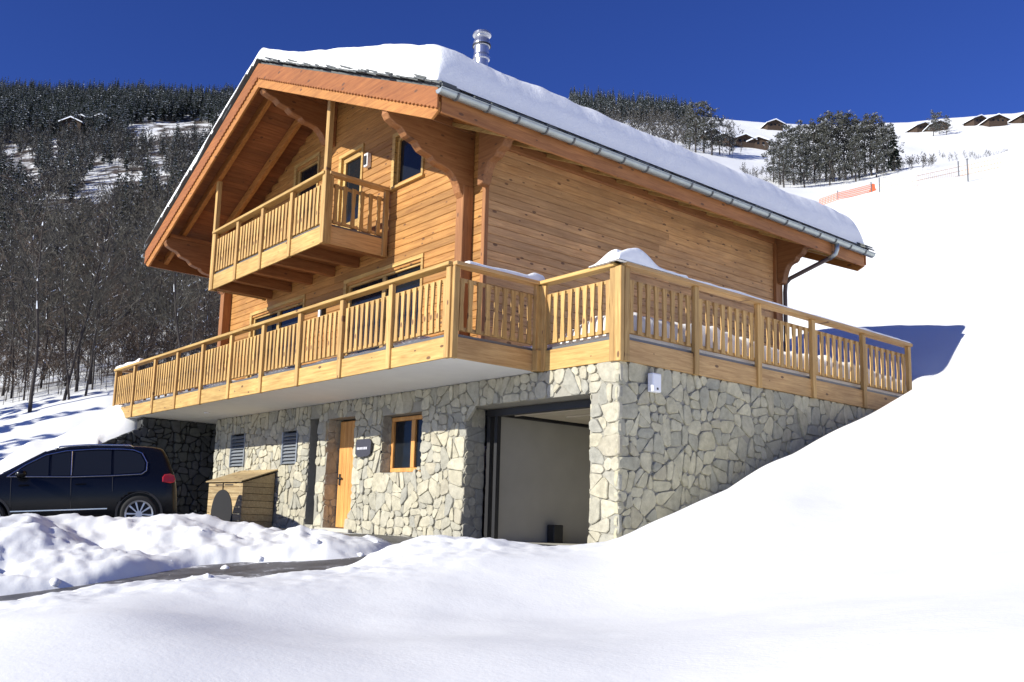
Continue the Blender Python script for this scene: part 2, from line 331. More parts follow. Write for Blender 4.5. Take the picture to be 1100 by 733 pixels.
m, t, p, tc, n1 = snow_mat('ground_snow', .16); L = t.links.new
a_f = N(t, 'ShaderNodeAttribute', attribute_name='litter')
nz = N(t, 'ShaderNodeTexNoise', Scale=.09, Detail=10.0, Roughness=.7); L(tc.outputs['Object'], nz.inputs['Vector'])
mu = N(t, 'ShaderNodeMath', operation='MULTIPLY'); 
mr = N(t, 'ShaderNodeMapRange'); mr.inputs['From Min'].default_value = .44; mr.inputs['From Max'].default_value = .54; L(nz.outputs['Fac'], mr.inputs['Value']); L(mr.outputs[0], mu.inputs[0]); L(a_f.outputs['Fac'], mu.inputs[1])
mx = N(t, 'ShaderNodeMix', data_type='RGBA'); mx.inputs['A'].default_value = (.83, .84, .83, 1); mx.inputs['B'].default_value = (.075, .058, .045, 1)
L(mu.outputs[0], mx.inputs['Factor']); L(mx.outputs['Result'], p.inputs['Base Color'])
M['ground'] = m
# polar grid about the viewpoint (fine in the half that is looked at)
th0 = math.atan2(FW[1], FW[0])
th = np.r_[np.arange(-42, 42, .19), np.arange(42, 318, 3.0)]; nth = len(th)
rr = [.5]
while rr[-1] < 1300: rr.append(rr[-1]*(1.0045 if 7 < rr[-1] < 17.5 else 1.0125 if rr[-1] < 60 else 1.02) if rr[-1] > 2 else rr[-1]+.25)
rr = np.array(rr); nr = len(rr)
TH, RR = np.meshgrid(th0+np.radians(th), rr)
GX = EYE[0]+RR*np.cos(TH); GY = EYE[1]+RR*np.sin(TH); GZ = height(GX, GY)
V = np.c_[GX.ravel(), GY.ravel(), GZ.ravel()]
ii = np.arange(nr-1)[:, None]*nth; jj = np.arange(nth)[None]; j2 = (jj+1) % nth
Fq = np.stack([ii+jj, ii+nth+jj, ii+nth+j2, ii+j2], -1).reshape(-1, 4)[:, ::-1]
V = np.r_[V, [[EYE[0], EYE[1], float(height([EYE[0]], [EYE[1]])[0])]]]
me = npmesh('snowy_ground', V, Fq, [M['ground']], smooth=True)
def proj(P_):
    d = np.asarray(P_)-EYE; w_ = d@FW; w_ = np.where(np.abs(w_) < 1e-3, 1e-3, w_)
    return PX+F_PX*(d@RI)/w_, PY-F_PX*(d@UP)/w_, w_
lx, ly, lw = proj(V)
lit = sm(48, 66, lw)*sm(420, 330, lx+0*lx)*np.where(lw > 0, 1, 0)
a = me.attributes.new('litter', 'FLOAT', 'POINT'); a.data.foreach_set('value', lit.astype(np.float32))
go = link('snowy_ground', me); tag(go, kind='structure')

# asphalt drive and road
xs = np.linspace(-14.2, 3, 60); ys = np.linspace(-13, .35, 50); X_, Y_ = np.meshgrid(xs, ys)
Z_ = zroad(Y_)
V = np.c_[X_.ravel(), Y_.ravel(), Z_.ravel()]; i_ = np.arange(49)[:, None]*60; j_ = np.arange(59)[None]
Fq = np.stack([i_+j_, i_+j_+1, i_+60+j_+1, i_+60+j_], -1).reshape(-1, 4)
cen = V[Fq].mean(1); Fq = Fq[(cen[:, 0] < 1.0) & ~((cen[:, 1] > 0.0) & (cen[:, 0] < -3.4) & (cen[:, 0] > -13))]
m, t, p = mat('wet_asphalt'); L = t.links.new
tc = N(t, 'ShaderNodeTexCoord'); n1 = N(t, 'ShaderNodeTexNoise', Scale=1.7, Detail=9.0, Roughness=.7); L(tc.outputs['Object'], n1.inputs['Vector'])
r = N(t, 'ShaderNodeValToRGB'); e = r.color_ramp.elements; e[0].position = .38; e[0].color = (.035, .035, .036, 1); e[1].position = .7; e[1].color = (.15, .15, .15, 1)
e2 = r.color_ramp.elements.new(.57); e2.color = (.14, .14, .145, 1); e[2].position = .64; e[2].color = (.72, .74, .77, 1)
L(n1.outputs['Fac'], r.inputs['Fac']); L(r.outputs[0], p.inputs['Base Color'])
rg = N(t, 'ShaderNodeMapRange'); rg.inputs['To Min'].default_value = .25; rg.inputs['To Max'].default_value = .9; L(n1.outputs['Fac'], rg.inputs['Value']); L(rg.outputs[0], p.inputs['Roughness'])
n3 = N(t, 'ShaderNodeTexNoise', Scale=60.0, Detail=3.0); L(tc.outputs['Object'], n3.inputs['Vector']); b = N(t, 'ShaderNodeBump', Strength=.5, Distance=.01); L(n3.outputs['Fac'], b.inputs['Height']); L(b.outputs[0], p.inputs['Normal'])
dr = link('driveway', npmesh('driveway', V, Fq, [m])); tag(dr, kind='structure')

# ================================================================== CHALET
random.seed(3)
XL, XR, YB = -13.05, -2.92, 8.2           # timber house footprint (front on y = 0)
RID, ZR, SL = -8.0, 6.78, .455
YF, YE = -1.85, 9.85                       # roof ends
XE0, XE1 = -13.9, -1.80
GZ0 = -2.52                                # floor level of the basement
def zt(x): return ZR-SL*abs(x-RID)
house = empty('chalet', (-7, 0, GZ0), 'big timber chalet with snow covered gable roof, wooden terrace and rubble stone basement', 'chalet')

# ---- rubble stone walls made of individual stones
def clip(poly, nx, ny, c):
    out = []; n = len(poly)
    for i in range(n):
        a = poly[i]; b = poly[(i+1) % n]; da = a[0]*nx+a[1]*ny-c; db = b[0]*nx+b[1]*ny-c
        if da <= 0: out.append(a)
        if (da < 0 < db) or (db < 0 < da):
            t_ = da/(da-db); out.append((a[0]+(b[0]-a[0])*t_, a[1]+(b[1]-a[1])*t_))
    return out
def rubble(mb, u0, u1, v0, v1, holes, fn, seed, rmin=.30, rmax=.52, size=1.0, top=None, gap=.0045, proud=.03, cut=()):
    rs = random.Random(seed); pts = []
    for k in range(14000):
        if len(pts) > 1600: break
        u = rs.uniform(u0, u1); v = rs.uniform(v0, v1); 
        r_ = rmin+(rmax-rmin)*rs.random()**1.2*(1 if k > 500 else 1.0)
        r_ *= 1.0 if k < 2500 else .62
        if any(a-.02 < u < b+.02 and c-.02 < v < d+.02 for a, b, c, d in holes): continue
        if all(((u-q[0])*.9)**2+((v-q[1])*1.2)**2 > (.5*(r_+q[2]))**2*1.9 for q in pts): pts.append((u, v, r_))
    real = len(pts); al = list(pts)
    for q in pts:       # mirrored seeds keep stones flush with openings and edges
        for (a, b, c, d) in holes:
            if c < q[1] < d:
                if 0 < a-q[0] < .45: al.append((2*a-q[0], q[1], 0))
                if 0 < q[0]-b < .45: al.append((2*b-q[0], q[1], 0))
            if a < q[0] < b:
                if 0 < c-q[1] < .45: al.append((q[0], 2*c-q[1], 0))
                if 0 < q[1]-d < .45: al.append((q[0], 2*d-q[1], 0))
    for i in range(real):
        q = al[i]; R = .62
        poly = [(max(u0, q[0]-R), max(v0, q[1]-R)), (min(u1, q[0]+R), max(v0, q[1]-R)), (min(u1, q[0]+R), min(v1, q[1]+R)), (max(u0, q[0]-R), min(v1, q[1]+R))]
        for j, o in enumerate(al):
            if j == i: continue
            dx = o[0]-q[0]; dy = o[1]-q[1]; D = math.hypot(dx, dy)
            if D > 1.3 or D < 1e-6: continue
            nx, ny = dx/D, dy/D
            if abs(o[0]-q[0]) < 1e-9 or abs(o[1]-q[1]) < 1e-9: g = 0.0
            else: g = gap
            poly = clip(poly, nx, ny, nx*(q[0]+o[0])/2+ny*(q[1]+o[1])/2-g)
            if len(poly) < 3: break
        for c3 in cut: poly = clip(poly, *c3)
        if len(poly) < 3: continue
        stack = [poly]
        while stack:
            poly = stack.pop(); A = .5*abs(sum(poly[k][0]*poly[(k+1) % len(poly)][1]-poly[(k+1) % len(poly)][0]*poly[k][1] for k in range(len(poly))))
            if A < .0012: continue
            ux = max(p_[0] for p_ in poly)-min(p_[0] for p_ in poly); uy = max(p_[1] for p_ in poly)-min(p_[1] for p_ in poly)
            if A > rs.choice((.024, .036, .05, .075, .11))*size or max(ux, uy) > .46*size**.5:
                ang = (0 if ux > uy*rs.uniform(.75, 1.3) else math.pi/2)+rs.gauss(0, .15)+(rs.choice((-.6, .6)) if rs.random() < .07 else 0)
                nx, ny = math.cos(ang), math.sin(ang); pr = [p_[0]*nx+p_[1]*ny for p_ in poly]; c_ = min(pr)+(max(pr)-min(pr))*rs.uniform(.3, .7); g2 = gap*rs.uniform(.7, 1.8)
                for h_ in (clip(poly, nx, ny, c_-g2), clip(poly, -nx, -ny, -c_-g2)):
                    if len(h_) >= 3: stack.append(h_)
                continue
            P2 = []
            for k in range(len(poly)):
                a = poly[k]; b = poly[(k+1) % len(poly)]; ln = math.hypot(b[0]-a[0], b[1]-a[1])
                if ln < .012: continue
                f_ = min(.42, rs.uniform(.022, .055)/ln)
                P2.append((a[0]+(b[0]-a[0])*f_, a[1]+(b[1]-a[1])*f_))
                if ln > .12: q_ = rs.uniform(-.010, .003); t_ = rs.uniform(.35, .65); P2.append((a[0]+(b[0]-a[0])*t_-(b[1]-a[1])/ln*q_, a[1]+(b[1]-a[1])*t_+(b[0]-a[0])/ln*q_))
                P2.append((b[0]+(a[0]-b[0])*f_, b[1]+(a[1]-b[1])*f_))
            if len(P2) < 3: continue
            cx = sum(a[0] for a in P2)/len(P2); cy = sum(a[1] for a in P2)/len(P2)
            h = proud*rs.uniform(.45, 1.3); tu = rs.uniform(-.12, .12); tv = rs.uniform(-.12, .12); n = len(P2)
            ring = lambda s_, d_: [fn(cx+(a-cx)*s_, cy+(b-cy)*s_, d_+((a-cx)*tu+(b-cy)*tv)*.8) for a, b in P2]
            vs = [fn(a, b, -.03) for a, b in P2] + ring(1.0, h*.6) + ring(.93, h*.97)+[fn(cx, cy, h*1.05)]
            fs = [(k, (k+1) % n, n+(k+1) % n, n+k) for k in range(n)] + [(n+k, n+(k+1) % n, 2*n+(k+1) % n, 2*n+k) for k in range(n)] + [(2*n+k, 2*n+(k+1) % n, 3*n) for k in range(n)]
            mb.add(vs, fs, rs.random())
GAR = (-3.24, -.50, -3.0, -.40); DOOR = (-7.64, -6.6, GZ0+.02, -.32); WIN = (-5.68, -4.42, -1.42, -.38); SLOT = (-8.34, -8.0, -2.42, -.28)
VENT = [(-12.15, -11.35, -1.2, -.42), (-9.52, -8.82, -1.2, -.48)]
holes = [GAR, DOOR, WIN, SLOT]+VENT
XS0 = -13.05
def wallgrid(mb, u0, u1, v0, v1, holes, fn, mi=0):
    us = sorted({u0, u1, *[h[0] for h in holes], *[h[1] for h in holes]}); vs_ = sorted({v0, v1, *[max(v0, h[2]) for h in holes], *[h[3] for h in holes]})
    for a, b in zip(us[:-1], us[1:]):
        for c, d in zip(vs_[:-1], vs_[1:]):
            mu_, mv = (a+b)/2, (c+d)/2
            if any(h[0] < mu_ < h[1] and h[2] < mv < h[3] for h in holes): continue
            mb.add([fn(a, c, 0), fn(b, c, 0), fn(b, d, 0), fn(a, d, 0)], [(0, 1, 2, 3)], .5, mi)
mb = MB(); fn = lambda u, v, d: (u, -d, v)
rubble(mb, XS0, .035, -2.95, .0, holes, fn, 11)
wallgrid(mb, XS0, 0, -3.0, 0.0, holes, fn, 1)
# reveals of the openings, themselves rubble
def reveal(x, y1, z0, z1, s, seed):     # vertical jamb face at x, facing s
    rubble(mb, 0, y1, z0, z1, [], lambda u, v, d: (x+s*d*.5, u, v), seed)
    mb.add([(x, 0, z0), (x, y1, z0), (x, y1, z1), (x, 0, z1)], [(0, 1, 2, 3)], .5, 1)
for h, dp in ((GAR, .40), (DOOR, .35), (WIN, .30)):
    for k, (x, s) in enumerate(((h[0], 1), (h[1], -1))): reveal(x, dp, max(h[2], -3), h[3], s, int(100*abs(x)))
    for z_ in ((h[2], h[3]) if h is WIN else (h[3],)):
        mb.add([(h[0], 0, z_), (h[1], 0, z_), (h[1], dp, z_), (h[0], dp, z_)], [(0, 1, 2, 3)], .5, 1)
for h in [SLOT]:
    mb.add([(h[0], 0, h[2]), (h[0], .5, h[2]), (h[0], .5, h[3]), (h[0], 0, h[3])], [(0, 1, 2, 3)], .5, 1); mb.add([(h[1], 0, h[2]), (h[1], .5, h[2]), (h[1], .5, h[3]), (h[1], 0, h[3])], [(0, 1, 2, 3)], .5, 1)
    mb.add([(h[0], 0, h[3]), (h[1], 0, h[3]), (h[1], .5, h[3]), (h[0], .5, h[3])], [(0, 1, 2, 3)], .5, 1); mb.add([(h[0], 0, h[2]), (h[1], 0, h[2]), (h[1], .5, h[2]), (h[0], .5, h[2])], [(0, 1, 2, 3)], .5, 1)
obj('stone_wall', mb, [M['stone'], M['mortar']], house)
mb = MB(); fn = lambda u, v, d: (d, u, v)
rubble(mb, -.035, 8.6, -2.95, .0, [], fn, 23, size=1.12)
wallgrid(mb, 0, 8.6, -3.2, 0, [], fn, 1)
mb.box(-.3, -.003, 8.3, 8.6, -3.2, 0, .5, 1)
wb = obj('stone_wall', mb, [M['stoneside'], M['mortar']], house); wb['label'] = 'shaded rubble stone side wall, colour lifted against the shade'
mb = MB(); mb.add([(XS0, 0, -3), (XS0, 8.6, -3), (XS0, 8.6, 0), (XS0, 0, 0)], [(0, 1, 2, 3)], .5, 1)
rubble(mb, 0, 8.6, -2.8, 0, [], lambda u, v, d: (XS0-d, u, v), 5); mb.add([(XS0, 8.6, -3), (0, 8.6, -3), (0, 8.6, 0), (XS0, 8.6, 0)], [(0, 1, 2, 3)], .5, 1)
obj('stone_wall', mb, [M['stone'], M['mortar']], house)
# garage
mb = MB()
mb.add([(-3.18, .4, -3), (-3.18, 6.8, -3), (-3.18, 6.8, -.36), (-3.18, .4, -.36)], [(0, 1, 2, 3)]); mb.add([(-3.18, 6.8, -3), (-.2, 6.8, -3), (-.2, 6.8, -.36), (-3.18, 6.8, -.36)], [(0, 1, 2, 3)]); mb.add([(-.25, .4, -3), (-.25, 6.8, -3), (-.25, 6.8, -.36), (-.25, .4, -.36)], [(0, 1, 2, 3)])
obj('garage_wall', mb, M['conc'], house)
mb = MB(); mb.add([(-3.24, .4, GZ0), (-.2, .4, GZ0), (-.2, 6.8, GZ0), (-3.24, 6.8, GZ0)], [(0, 1, 2, 3)]); obj('garage_floor', mb, M['conc'], house)
mb = MB(); mb.box(-3.2, -.2, .4, 6.8, -.36, -.30); obj('garage_ceiling', mb, M['ceil'], house)
mb = MB()
mb.box(-3.18, -3.10, .40, .50, -2.52, -.42); mb.box(-3.02, -2.95, .42, .50, -2.52, -.45); mb.box(-3.18, -.5, .38, .5, -.52, -.41)
mb.box(-3.1, -3.02, .44, 3.0, -.50, -.44); mb.box(-.62, -.54, .38, .48, -2.52, -.42)
obj('garage_frame', mb, M['black'], house)
mb = MB()      # the up-and-over door, opened flat below the ceiling
for k in range(4): mb.box(-2.9, -.6, .6+.56*k, 1.14+.56*k, -.47, -.43)
mb.box(-2.86, -.66, .7, .74, -.50, -.47); mb.box(-2.3, -1.2, 1.3, 1.34, -.5, -.47)
obj('garage_door', mb, M['ceil'], house, .006)
# entrance door
mb = MB(); x0, x1 = DOOR[0]+.05, DOOR[1]-.02
n = 7
for k in range(n): mb.box(x0+(x1-x0)*k/n+.004, x0+(x1-x0)*(k+1)/n-.004, .27, .31, GZ0+.08, -.36)
mb.box(x0, x1, .29, .33, GZ0+.07, -.35)
dd = obj('entry_door', mb, M['doorZ'], house, .004)
mb = MB(); mb.box(x0+.06, x0+.11, .25, .27, -1.62, -1.40); mb.box(x0+.07, x0+.2, .225, .245, -1.50, -1.47); mb.box(x0+.07, x0+.1, .225, .27, -1.5, -1.47)
obj('door_handle', mb, M['black'], dd)
mb = MB(); mb.box(DOOR[0]-.1, DOOR[1]+.12, -.12, .35, GZ0-.1, GZ0+.06); obj('door_step', mb, M['conc'], house, .01)
mb = MB(); mb.box(SLOT[0], SLOT[1], .42, .5, SLOT[2], SLOT[3]); mb.box(SLOT[0]+.05, SLOT[0]+.09, .38, .42, SLOT[2]+.1, SLOT[3]-.05); obj('slot_back', mb, M['dark'], house)  # near-black slot backing, the recess's shade put into its colour

def window(x0, x1, z0, z1, y, parent, wood_='newX', mull=(), trans=(), fr=.07, wall_y=None, name='window'):
    mb = MB(); d0, d1 = y-.05, y+.03
    mb.box(x0, x1, d0, d1, z0, z0+fr); mb.box(x0, x1, d0, d1, z1-fr, z1); mb.box(x0, x0+fr, d0, d1, z0+fr, z1-fr); mb.box(x1-fr, x1, d0, d1, z0+fr, z1-fr)
    for m_ in mull: mb.box(m_-fr*.75, m_+fr*.75, d0+.004, d1, z0+fr, z1-fr)
    for a, b, z_ in trans: mb.box(a, b, d0+.008, d1, z_-fr*.8, z_+fr*.8)
    wf = obj(name, mb, M[wood_], parent, .006)
    g = MB(); g.box(x0+fr*.5, x1-fr*.5, y-.005, y+.005, z0+fr*.5, z1-fr*.5); obj('pane', g, M['glass'], wf)
    return wf
window(WIN[0]+.02, WIN[1]-.02, WIN[2]+.02, WIN[3]-.02, .25, house, 'doorZ', mull=(-4.98,), fr=.075)
for h in VENT:
    mb = MB(); mb.box(h[0]+.01, h[0]+.05, -.03, .12, h[2]+.01, h[3]-.01); mb.box(h[1]-.05, h[1]-.01, -.03, .12, h[2]+.01, h[3]-.01)
    n = 9
    for k in range(n):
        z_ = h[2]+.03+(h[3]-h[2]-.06)*(k+.5)/n; a = .034
        mb.add([(h[0]+.05, -.02, z_-a), (h[1]-.05, -.02, z_-a), (h[1]-.05, .06, z_+a), (h[0]+.05, .06, z_+a), (h[0]+.05, -.016, z_-a-.008), (h[1]-.05, -.016, z_-a-.008), (h[1]-.05, .064, z_+a-.008), (h[0]+.05, .064, z_+a-.008)],
               [(0, 1, 2, 3), (4, 7, 6, 5), (0, 4, 5, 1), (1, 5, 6, 2), (2, 6, 7, 3), (3, 7, 4, 0)])
    lv = obj('vent_grille', mb, M['louver'], house)
    mb = MB(); mb.box(h[0], h[1], .1, .13, h[2], h[3]); obj('vent_back', mb, M['dark'], lv)
# house name plate: slate with small light letters
mb = MB(); mb.prism([(-6.42, -.84), (-6.36, -.79), (-5.95, -.79), (-5.89, -.85), (-5.91, -1.07), (-5.98, -1.11), (-6.30, -1.13), (-6.42, -1.06)], lambda p_, k: (p_[0], -.065-.02*k, p_[1]))
np_ = obj('name_plate', mb, M['plate'], house)
mb = MB()
x = -6.36
for wd, g in ((.02, .012), (.028, .01), (.012, .014), (.026, .012), (.02, .012), (.028, .026), (.022, .012), (.026, .01), (.014, .012), (.026, .012)):
    mb.box(x, x+wd, -.088, -.0855, -.985, -.94); x += wd+g
obj('lettering', mb, M['plateink'], np_)
def wall_lamp(name, x0, x1, y0, y1, z0, z1, parent, m_='lamp'):
    mb = MB(); mb.box(x0, x1, y0, y1, z0, z1); lo = obj(name, mb, M[m_], parent, .012); return lo
la = wall_lamp('wall_lamp', .04, .14, .52, .70, -.37, -.11, house); mb = MB(); mb.box(.14, .145, .60, .63, -.34, -.31); obj('sensor', mb, M['black'], la)

# ---- terrace slab and deck
mb = MB()
mb.box(-15.86, -13.06, -1.62, 8.0, 0.004, .30); mb.box(-13.06, -1.56, -1.62, -.02, .006, .30); mb.box(-13.05, -.04, .0, 8.5, .008, .298)
sl_ = obj('terrace_slab', mb, M['render'], house)
mb = MB()
k = -15.85
while k < -.06: mb.box(k, k+.132, -1.6 if k < -1.75 else -.0, -.02 if k > -13.1 and k < XR else (8.4 if k > XR else 7.9), .302, .33); k += .14
obj('terrace_deck', mb, M['newY'], house)
mb = MB(); mb.tube([(-11.6, -.9, -.0), (-11.6, -.9, -.03)], .07, 16); obj('ceiling_lamp', mb, M['lamp'], house)

# ---- balustrades
def bal_mesh(h, axis):
    mb = MB(); pr = []; n = 14
    for k in range(n+1):
        z = h*k/n; u = k/n
        wv = .037 + .0045*math.cos(u*6.28*1.0) - .006*max(0, 1-abs(u-.5)/.09) + (.004 if k in (0, n) else 0)
        pr.append((wv, z))
    poly = [(-a, z) for a, z in pr] + [(a, z) for a, z in reversed(pr)]
    if axis == 'X': mb.prism(poly, lambda p_, k: (p_[0], -.014+.028*k, p_[1]))
    else: mb.prism(poly, lambda p_, k: (-.014+.028*k, p_[0], p_[1]))
    return mb.mesh('baluster', M['newZ'])
def variants(h, axis):
    out = []
    for s_ in (1, 2, 3, 4):
        me = bal_mesh(h, axis); v = (s_*.237) % 1
        me.attributes['rnd'].data.foreach_set('value', [v]*len(me.polygons)); out.append(me)
    return out
BX = variants(.74, 'X'); BY = variants(.74, 'Y')
def railing(name, axis, fixed, out, posts, zb, H=1.35, nb=8, label=None, first=True, last=True, fh=.30, meshes=None, snowtop=False):
    """axis: 'X' or 'Y' run direction; fixed: plane coordinate of the outer face; out: -1 / +1 outward sign"""
    a0, a1 = posts[0], posts[-1]
    def bx(mb, u0, u1, d0, d1, z0, z1, rnd=None):      # d measured outward from the fascia face
        lo, hi = sorted((fixed+out*d0, fixed+out*d1))
        if axis == 'X': mb.box(u0, u1, lo, hi, zb+z0, zb+z1, rnd)
        else: mb.box(lo, hi, u0, u1, zb+z0, zb+z1, rnd)
    mb = MB(); bx(mb, a0-.05, a1+.05, -.10, .075, H-.055, H)
    root = obj(name, mb, M['new'+axis], house, .006)
    if label: root['label'] = label
    WI[root.name] = Matrix.Identity(4)
    for i in range(len(posts)-1):
        mb = MB(); bx(mb, posts[i]+.002, posts[i+1]-.002, -.035, 0, .0, fh); obj('fascia_board', mb, M['new'+axis], root, .004)
    for z0_ in (.40, H-.25): mb = MB(); bx(mb, a0, a1, -.075, -.04, z0_, z0_+.055); obj('baluster_rail', mb, M['new'+axis], root, .004)
    mb = MB(); bx(mb, a0, a1, -.09, -.037, fh-.02, fh+.045); obj('edge_flashing', mb, M['metalstrip'], root)
    for i, u in enumerate(posts):
        if (i == 0 and not first) or (i == len(posts)-1 and not last): continue
        mb = MB(); bx(mb, u-.05, u+.05, -.035, .035, -.01, H-.057); obj('post', mb, M['newZ'], root, .006)
    rs = random.Random(len(name)+int(abs(a0*10)))
    for i in range(len(posts)-1):
        n = nb if isinstance(nb, int) else nb[i]
        for k in range(n):
            u = posts[i]+.05+(posts[i+1]-posts[i]-.10)*(k+.5)/n
            me_ = rs.choice(meshes or (BX if axis == 'X' else BY)); o = bpy.data.objects.new('baluster', me_); C.objects.link(o); o.parent = root
            d = fixed+out*(-.024)
            o.location = (u, d, zb+.40) if axis == 'X' else (d, u, zb+.40)
            o.matrix_parent_inverse = WI[house.name] if False else Matrix.Identity(4)
    return root
# note: the root keeps the identity world matrix (its inverse parent matrix undoes the chalet's offset)
a_, b_ = 1.68, 1.535
fp = [-15.9+(15.9-b_-.07)*k/10 for k in range(11)]
railing('terrace_railing', 'X', -a_, -1, fp, 0, nb=9, label='long front railing of the overhanging terrace')
railing('terrace_railing', 'Y', -b_, 1, [-a_+.05, -.09], 0, nb=9, label='short shaded railing where the terrace steps back')
railing('terrace_railing', 'X', -.04, -1, [-b_+.06, -.07], 0, nb=9, label='short railing above the garage door')
sp = [.06, 1.55, 3.08, 4.58, 6.16, 7.75]
railing('terrace_railing', 'Y', .05, 1, sp, 0, nb=8, label='side railing above the stone side wall')
railing('terrace_railing', 'Y', -15.9, -1, [-1.6, 0, 1.6, 3.2, 4.8, 6.4, 8.0], 0, nb=8, label='far left end railing of the terrace')
# corner filler boards
mb = MB(); mb.box(-b_-.035, -b_+.10, -.16, -.02, -.01, .30); mb.box(-b_+.045, -b_+.15, -.065, -.0, .0, 1.28); obj('corner_post', mb, M['newZ'], house, .006)
mb = MB(); mb.box(-.035, .085, -.075, .0, -.012, 1.293); obj('corner_post', mb, M['newZ'], house, .006)

# ---- timber walls built board by board
CH = .142
def planks(mb, a0, a1, z0, ztop, holes, fn, clipx=None):
    z = z0; i = 0
    while z < ztop:
        z1 = z+CH; zm = z+CH*.5
        lo, hi = a0, a1
        if clipx: 
            c = clipx(z1-.02)
            if c is None: break
            lo, hi = max(a0, c[0]), min(a1, c[1])
        segs = [(lo, hi)]
        for h in holes:
            if h[2] < zm < h[3]:
                ns = []
                for s0, s1 in segs:
                    if h[1] <= s0 or h[0] >= s1: ns.append((s0, s1)); continue
                    if h[0] > s0: ns.append((s0, h[0]))
                    if h[1] < s1: ns.append((h[1], s1))
                segs = ns
        for s0, s1 in segs:
            # long walls are pieced from several boards
            cuts = [s0]; 
            if s1-s0 > 5.2: cuts.append(s0+(s1-s0)*random.uniform(.3, .7))
            cuts.append(s1)
            for c0, c1 in zip(cuts[:-1], cuts[1:]):
                if c1-c0 < .01: continue
                pf = [(0, z+.001), (.0, z+.002), (.018, z+.012), (.020, z+CH*.5), (.018, z1-.012), (0, z1-.002)]
                mb.prism([(0, z+.001), (.019, z+.003), (.026, z+.011), (.026, z1-.011), (.019, z1-.003), (0, z1-.001)], lambda p_, k, c0=c0, c1=c1: fn(c0+.0012 if k == 0 else c1-.0012, p_[1], p_[0]))
        z = z1; i += 1
FH = [(-7.62, -6.82, 3.0, 5.12), (-5.62, -4.72, 3.98, 4.95), (-9.62, -8.62, 3.9, 5.5), (-11.42, -8.9, .33, 2.36), (-7.15, -4.6, .33, 2.36)]
mb = MB()
def gcl(z):
    h = (ZR-.06-z)/SL
    return (RID-h, RID+h) if h > .05 else None
planks(mb, XL, XR, .33, 6.9, FH, lambda u, v, d: (u, -d, v), gcl)
# solid wall behind with the same openings
us = sorted({XL, XR, *[h[0] for h in FH], *[h[1] for h in FH]}); 
def wallpatch(a, b, c, d): mb.add([(a, 0.002, c), (b, .002, c), (b, .002, min(d, max(c, zt(b)-.06))), (a, .002, min(d, max(c, zt(a)-.06)))], [(0, 1, 2, 3)], .4)
zs_ = sorted({.3, 6.8, *[h[2] for h in FH], *[h[3] for h in FH]}); us = sorted({*us, RID})
for a, b in zip(us[:-1], us[1:]):
    for c, d in zip(zs_[:-1], zs_[1:]):
        if any(h[0] < (a+b)/2 < h[1] and h[2] < (c+d)/2 < h[3] for h in FH): continue
        if c < max(zt(a), zt(b))-.06: wallpatch(a, b, c, d)
obj('timber_wall', mb, M['logX'], house)
mb = MB(); planks(mb, .0, YB, .33, zt(XR)-.2, [], lambda u, v, d: (XR+d, u, v)); mb.add([(XR, 0, .3), (XR, YB, .3), (XR, YB, zt(XR)), (XR, 0, zt(XR))], [(0, 1, 2, 3)], .4)
ws = obj('timber_wall', mb, M['logY'], house); ws['label'] = 'weathered knotty side wall under the eaves, colour lightened against the shade'
mb = MB(); planks(mb, .0, YB, .33, zt(XL)-.2, [], lambda u, v, d: (XL-d, u, v)); mb.add([(XL, 0, .3), (XL, YB, .3), (XL, YB, zt(XL)), (XL, 0, zt(XL))], [(0, 1, 2, 3)], .4)
obj('timber_wall', mb, M['logY'], house)
mb = MB(); mb.add([(XL, YB, .3), (XR, YB, .3), (XR, YB, zt(XR)-.06), (RID, YB, ZR-.06), (XL, YB, zt(XL)-.06)], [(0, 1, 2, 3, 4)], .4); planks(mb, XL, XR, .33, 6.9, [], lambda u, v, d: (u, YB+d, v), gcl); obj('timber_wall', mb, M['logX'], house)
# dark rooms behind the openings are closed by a floor and a back wall
mb = MB(); mb.box(XL+.1, XR-.1, .9, .95, .3, 4.2); mb.box(XL+.1, XR-.1, .03, .9, 2.6, 2.7); obj('inner_wall', mb, M['conc'], house)

# windows of the timber front
def casing(h, y=-.03, w_=.09, sill=True, parent=house, name='window', **kw):
    wf = window(h[0], h[1], h[2], h[3], .06, parent, name=name, **kw)
    mb = MB(); x0, x1, z0, z1 = h
    mb.box(x0-w_, x0+.01, -.055, .08, z0-(.02 if sill else 0), z1+.01); mb.box(x1-.01, x1+w_*.6, -.055, .08, z0-(.02 if sill else 0), z1+.01); mb.box(x0-w_, x1+w_*.6, -.057, .08, z1+.012, z1+w_)
    if sill: mb.box(x0-w_-.02, x1+w_, -.09, .08, z0-.075, z0-.022)
    obj('window_casing', mb, M['newX'], wf, .005); return wf
casing(FH[0], sill=False, name='balcony_door', mull=(), trans=((FH[0][0], FH[0][1], 3.62),), fr=.10)
casing(FH[1], fr=.06)
casing(FH[2], fr=.08)
casing(FH[3], sill=False, mull=(-10.16,), fr=.08); casing(FH[4], sill=False, mull=(-5.87,), fr=.08)
l2 = wall_lamp('wall_lamp', -6.60, -6.47, -.13, -.03, 4.62, 4.90, house); mb = MB(); mb.box(-6.58, -6.49, -.15, -.13, 4.66, 4.84); obj('lamp_shade', mb, M['black'], l2)
l3 = wall_lamp('wall_lamp', -8.06, -7.94, -.14, -.03, 1.75, 2.05, house, 'black'); mb = MB(); mb.box(-8.04, -7.96, -.15, -.14, 1.78, 1.95); obj('lamp_shade', mb, M['lamp'], l3)
